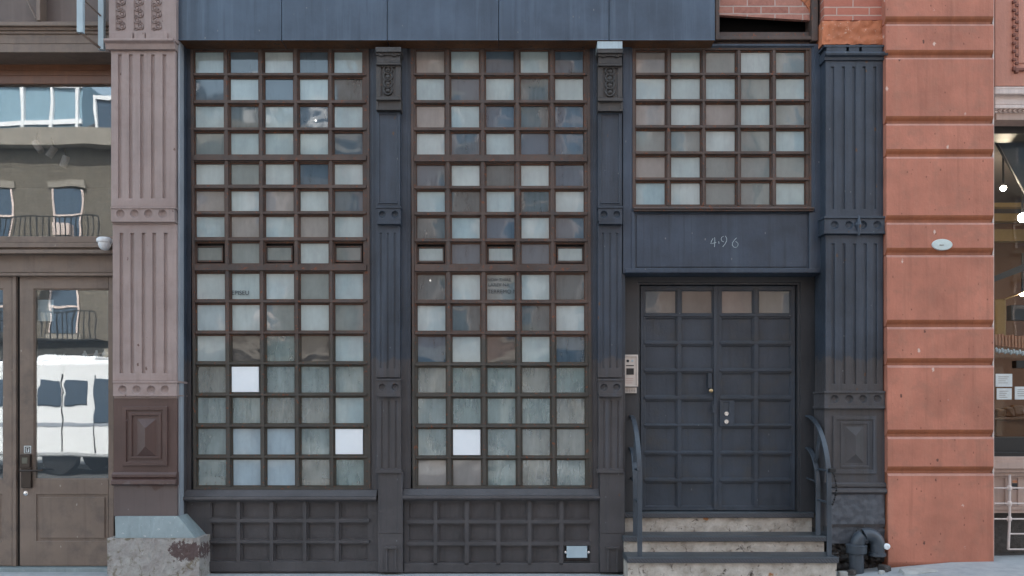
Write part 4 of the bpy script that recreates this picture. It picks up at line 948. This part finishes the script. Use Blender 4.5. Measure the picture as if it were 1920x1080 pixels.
def plastic(name, c, rough):
    m, nt, p = mat(name); n = noi(nt, pos(nt, (1, 1, .5)), 5, 4, .6)
    nt.links.new(mix(nt, ramp(nt, n, [(.35, 0), (.65, 1)]), sc(c, .7), sc(c, 1.2)), p.inputs['Base Color']); p.inputs['Roughness'].default_value = rough; p.inputs['Specular IOR Level'].default_value = .8; return m
MT['plast'] = plastic('teal_grey_plastic', (.62, .68, .67), .25); MT['plast2'] = plastic('pale_plastic', (.85, .87, .86), .25)
sheet('plastic_sheet', 'plast', 352, 700, 684, 925, .20, .07, 'creased grey green plastic sheet hanging behind the left window', 'plastic sheet', 1)
sheet('plastic_sheet', 'plast2', 764, 1112, 684, 925, .20, .08, 'creased pale plastic sheet hanging behind the middle window', 'plastic sheet', 5, 22, 2)
for k, (a, b, t, lb) in enumerate(((368, 424, 893, 'left folded tan cloth heap on the left window sill'), (560, 622, 896, 'middle folded tan cloth heap on the left window sill'), (660, 690, 903, 'small tan cloth heap at the right end of left sill'))):
    c = Q((a+b)/2, 912, .10); rock('cloth_heap', c, ((b-a)/400, .05, (912-t)/200), 50+k, 'rope', lb, 'cloth', 0, 'cloth heaps on the left window sill')
# writing reflected in the glass, painted onto the panes as dark lettering
def letters(name, txts, label, y=.034):
    t = thing(name, label, 'lettering', (PX(txts[0][1]), y, PZ(txts[0][2])))
    for s_, x, yy, h in txts:
        cu = bpy.data.curves.new('lettering', 'FONT'); cu.body = s_; cu.size = h/200*1.35; cu.extrude = .0008
        tmp = bpy.data.objects.new('tmp', cu); COL.objects.link(tmp); bpy.context.view_layer.update()
        me = bpy.data.meshes.new_from_object(tmp.evaluated_get(bpy.context.evaluated_depsgraph_get())); bpy.data.objects.remove(tmp, do_unlink=True)
        me.materials.clear(); me.materials.append(MT['ink']); o = bpy.data.objects.new('lettering', me); COL.objects.link(o); o.parent = t; o.rotation_euler = (R(90), 0, 0)
        o.location = Vector((PX(x), y-.003, PZ(yy)))-Vector(t.location)
    return t
letters('reflected_lettering', [('EPISEU', 432, 552, 8.5)], 'reflected lettering drawn on the second pane of the ninth row, left window', .031)
letters('reflected_lettering', [('TERREMO N', 914, 549, 7.5), ('LAREV NA', 915, 536, 6.5), ('NOW THERE', 914, 526, 5.5)], 'reflected lettering drawn on the third pane of the ninth row, middle window', .031)

# ================================================================== INSIDE THE LEFT SHOP
for k, (x, y, an) in enumerate(((71, 275, 35), (97, 285, -35), (121, 303, -20))):
    c = Q(x, y, .9); t = thing('track_light', ('left', 'middle', 'right')[k]+' tan cylinder spotlight on the ceiling track behind the transom glass', 'spotlight', c, 'spotlights behind the transom glass')
    ax = Vector((math.sin(R(an)), 0, -math.cos(R(an)))); p = Vector(c)
    m = MB(); m.tube([p-ax*.06, p+ax*.06], .035, 14); m.build('can', 'cream', t, 0, True)
    m = MB(); m.tube([p-ax*.05, (c[0], c[1], c[2]+.14)], .008, 6); m.build('stem', 'black', t)
sl = thing('string_light', 'white bulbs strung on a wire behind the shop door glass', 'string light', Q(140, 672, .6))
m = MB(); m.tube([Q(60, 678, .6), Q(100, 671, .6), Q(140, 668, .6), Q(210, 660, .6)], .005, 6); m.build('wire', 'cream', sl)
for x, y in ((73, 680), (103, 673), (120, 673), (159, 667), (181, 666), (197, 664)):
    c = Q(x, y, .6); m = MB(); m.lathe(c, [(.008, .05), (.012, .03), (.026, .008), (.03, -.01), (.018, -.028), (.003, -.034)], 'z', 14); m.build('bulb', 'white', sl, 0, True)
nb = thing('notice_sheet', 'pale notice sheet taped inside the shop door glass', 'notice', Q(84, 602, .2)); MB().pbox(68, 100, 562, 602, .2, .204).build('sheet', 'paper', nb)

# ================================================================== ACROSS THE STREET (seen reflected)
def facade_windows(m, x0, x1, zs, step, y, w=1.1, h=1.9):
    n = int((x1-x0)/step)
    for i in range(n):
        cx = x0+step*(i+.5)
        for z in zs:
            m.box(cx-w/2-.12, cx+w/2+.12, y-.02, y+.10, z-.22, z-.05, 1); m.box(cx-w/2-.12, cx+w/2+.12, y-.02, y+.08, z+h+.05, z+h+.3, 1)
            m.box(cx-w/2, cx+w/2, y-.02, y+.02, z, z+h, 2); m.box(cx-w/2, cx-w/2+.08, y-.02, y+.05, z, z+h, 3); m.box(cx+w/2-.08, cx+w/2, y-.02, y+.05, z, z+h, 3); m.box(cx-w/2+.08, cx+w/2-.08, y, y+.06, z+h/2-.04, z+h/2+.04, 3)
MT['oppglass'] = flat('opposite_window_glass', (.05, .08, .12), .1)
def opp(name, x0, x1, H, wallm, label, step, zs, trim='cream'):
    o = thing(name, label, 'building', ((x0+x1)/2, -22, 0)); yf = -22
    m = MB(); m.box(x0, x1, -34, yf, 3.8, H); m.build('wall', wallm, o)
    m = MB(); facade_windows(m, x0+.4, x1-.4, zs, step, yf); m.v = [v_ for v_ in m.v]; m.build('window', ['opptrim', trim, 'oppglass', 'cream'], o)
    m = MB(); m.box(x0-.1, x1+.1, yf-.2, yf+.5, H-.1, H+.5); m.box(x0, x1, yf-.2, yf+.3, 3.6, 4.0); m.build('cornice', trim, o)
    m = MB(); m.box(x0, x1, -34, yf-.4, -.1, 3.6); m.build('shopfront', 'jamb', o)
    m = MB()
    for k in range(int((x1-x0)/3)): m.box(x0+k*3, x0+k*3+.35, yf-.4, yf, -.1, 3.6)
    m.build('pier', trim, o); return o
opp('tan_brick_house', -34, -6.2, 11.6, 'brick_opp2', 'tan brick house across the street', 2.6, (4.6, 8.1), 'opptrim')
tb = bpy.data.objects['tan_brick_house']
m = MB(); zt_ = 12.1
m.prism([(-22.3, zt_), (-25, 13.9), (-30, 13.9), (-33, zt_)], -16.6, -6.2); m.build('roof', 'jamb', tb)
m = MB()
for k in range(4):
    x = -15.6+k*2.6; m.box(x, x+1.3, -23.6, -22.1, 12.1, 13.5)
    m.box(x-.08, x+1.38, -22.1, -22.02, 13.42, 13.55, 1); m.box(x-.08, x, -22.1, -22.02, 12.1, 13.42, 1); m.box(x+1.3, x+1.38, -22.1, -22.02, 12.1, 13.42, 1); m.box(x+.6, x+.68, -22.1, -22.02, 12.1, 13.42, 1); m.box(x+.7, x+1.2, -22.1, -21.7, 12.15, 12.6, 1)
m.build('dormer', ['oppglass', 'white'], tb)
m = MB()
for k in range(10):
    x = -33+k*2.6; m.box(x+.3, x+.95, -22, -21.6, 4.7 if k % 2 else 8.2, 5.15 if k % 2 else 8.65)
m.build('air_conditioner', 'cream', tb)
m = MB()
for z in (4.3, 7.8):
    m.box(-20, -15, -22, -20.9, z-.06, z)
    for k in range(26): m.box(-20+k*.2, -19.97+k*.2, -20.93, -20.9, z, z+.9)
    m.box(-20, -15, -20.93, -20.88, z+.9, z+.95)
for k in range(12): m.box(-19.5+k*.25, -19.2+k*.25, -21.6, -21.0, 4.4+k*.28, 4.44+k*.28)
m.build('fire_escape', 'black', tb)
gt = thing('glass_tower', 'pale blue glass tower beyond the roofs across the street', 'building', (-46, -66, 0))
m = MB(); m.box(-62, -37.5, -74, -62, 0, 31); m.build('glass_wall', flat('tower_glass', (.22, .34, .42), .1), gt)
m = MB()
for k in range(11): m.box(-62+k*2.4, -61.75+k*2.4, -62, -61.7, 0, 31)
for k in range(9): m.box(-62, -37.5, -62, -61.8, 3+k*3.4, 3.4+k*3.4)
m.build('mullion', 'white', gt)
opp('red_brick_house', -6.0, 9.0, 17.5, 'brick_opp', 'tall red brick house across the street', 2.4, (4.6, 8.0, 11.4, 14.6), 'opptrim')
opp('grey_stone_house', 9.2, 34, 15.8, 'oppstone', 'pinkish grey stone house across the street', 2.2, (4.6, 7.8, 11.0, 13.6), 'opptrim')
# white city bus parked along the far kerb
bus = thing('city_bus', 'white city bus parked across the street', 'bus', (-15.8, -15.5, -.17))
m = MB(); m.box(-21.5, -10.6, -16.7, -14.2, .35, 3.0); m.build('body', 'white', bus, .12)
m = MB()
for k in range(13): m.box(-21.2+k*.74, -20.56+k*.74, -14.21, -14.17, 1.75, 2.45)
m.box(-11.5, -10.8, -14.21, -14.17, 1.3, 2.5)
m.box(-10.63, -10.58, -16.4, -14.5, 1.2, 2.6); m.build('window', 'oppglass', bus, .02)
m = MB(); m.box(-21.4, -10.75, -14.215, -14.19, 1.18, 1.3); m.build('stripe', flat('grey_stripe', (.30, .33, .38), .4), bus)
m = MB()
for x in (-18.4, -12.4): m.box(x, x+.03, -14.215, -14.19, .5, 2.6); m.box(x+.9, x+.93, -14.215, -14.19, .5, 2.6)
m.build('door_line', 'black', bus)
m = MB(); m.box(-19.5, -16, -16.3, -14.7, 2.98, 3.25); m.box(-13.5, -11.8, -16.2, -14.8, 2.98, 3.18); m.build('roof_unit', 'camwhite', bus, .06)
for x in (-19.3, -12.6):
    for y in (-16.6, -14.5): m = MB(); m.lathe((x, y, .31), [(.3, -.14), (.47, -.13), (.47, .13), (.3, .14)], 'y', 24); m.build('wheel', 'black', bus, 0, True)
for o in bpy.data.objects:
    if '_o' in o: del o['_o']
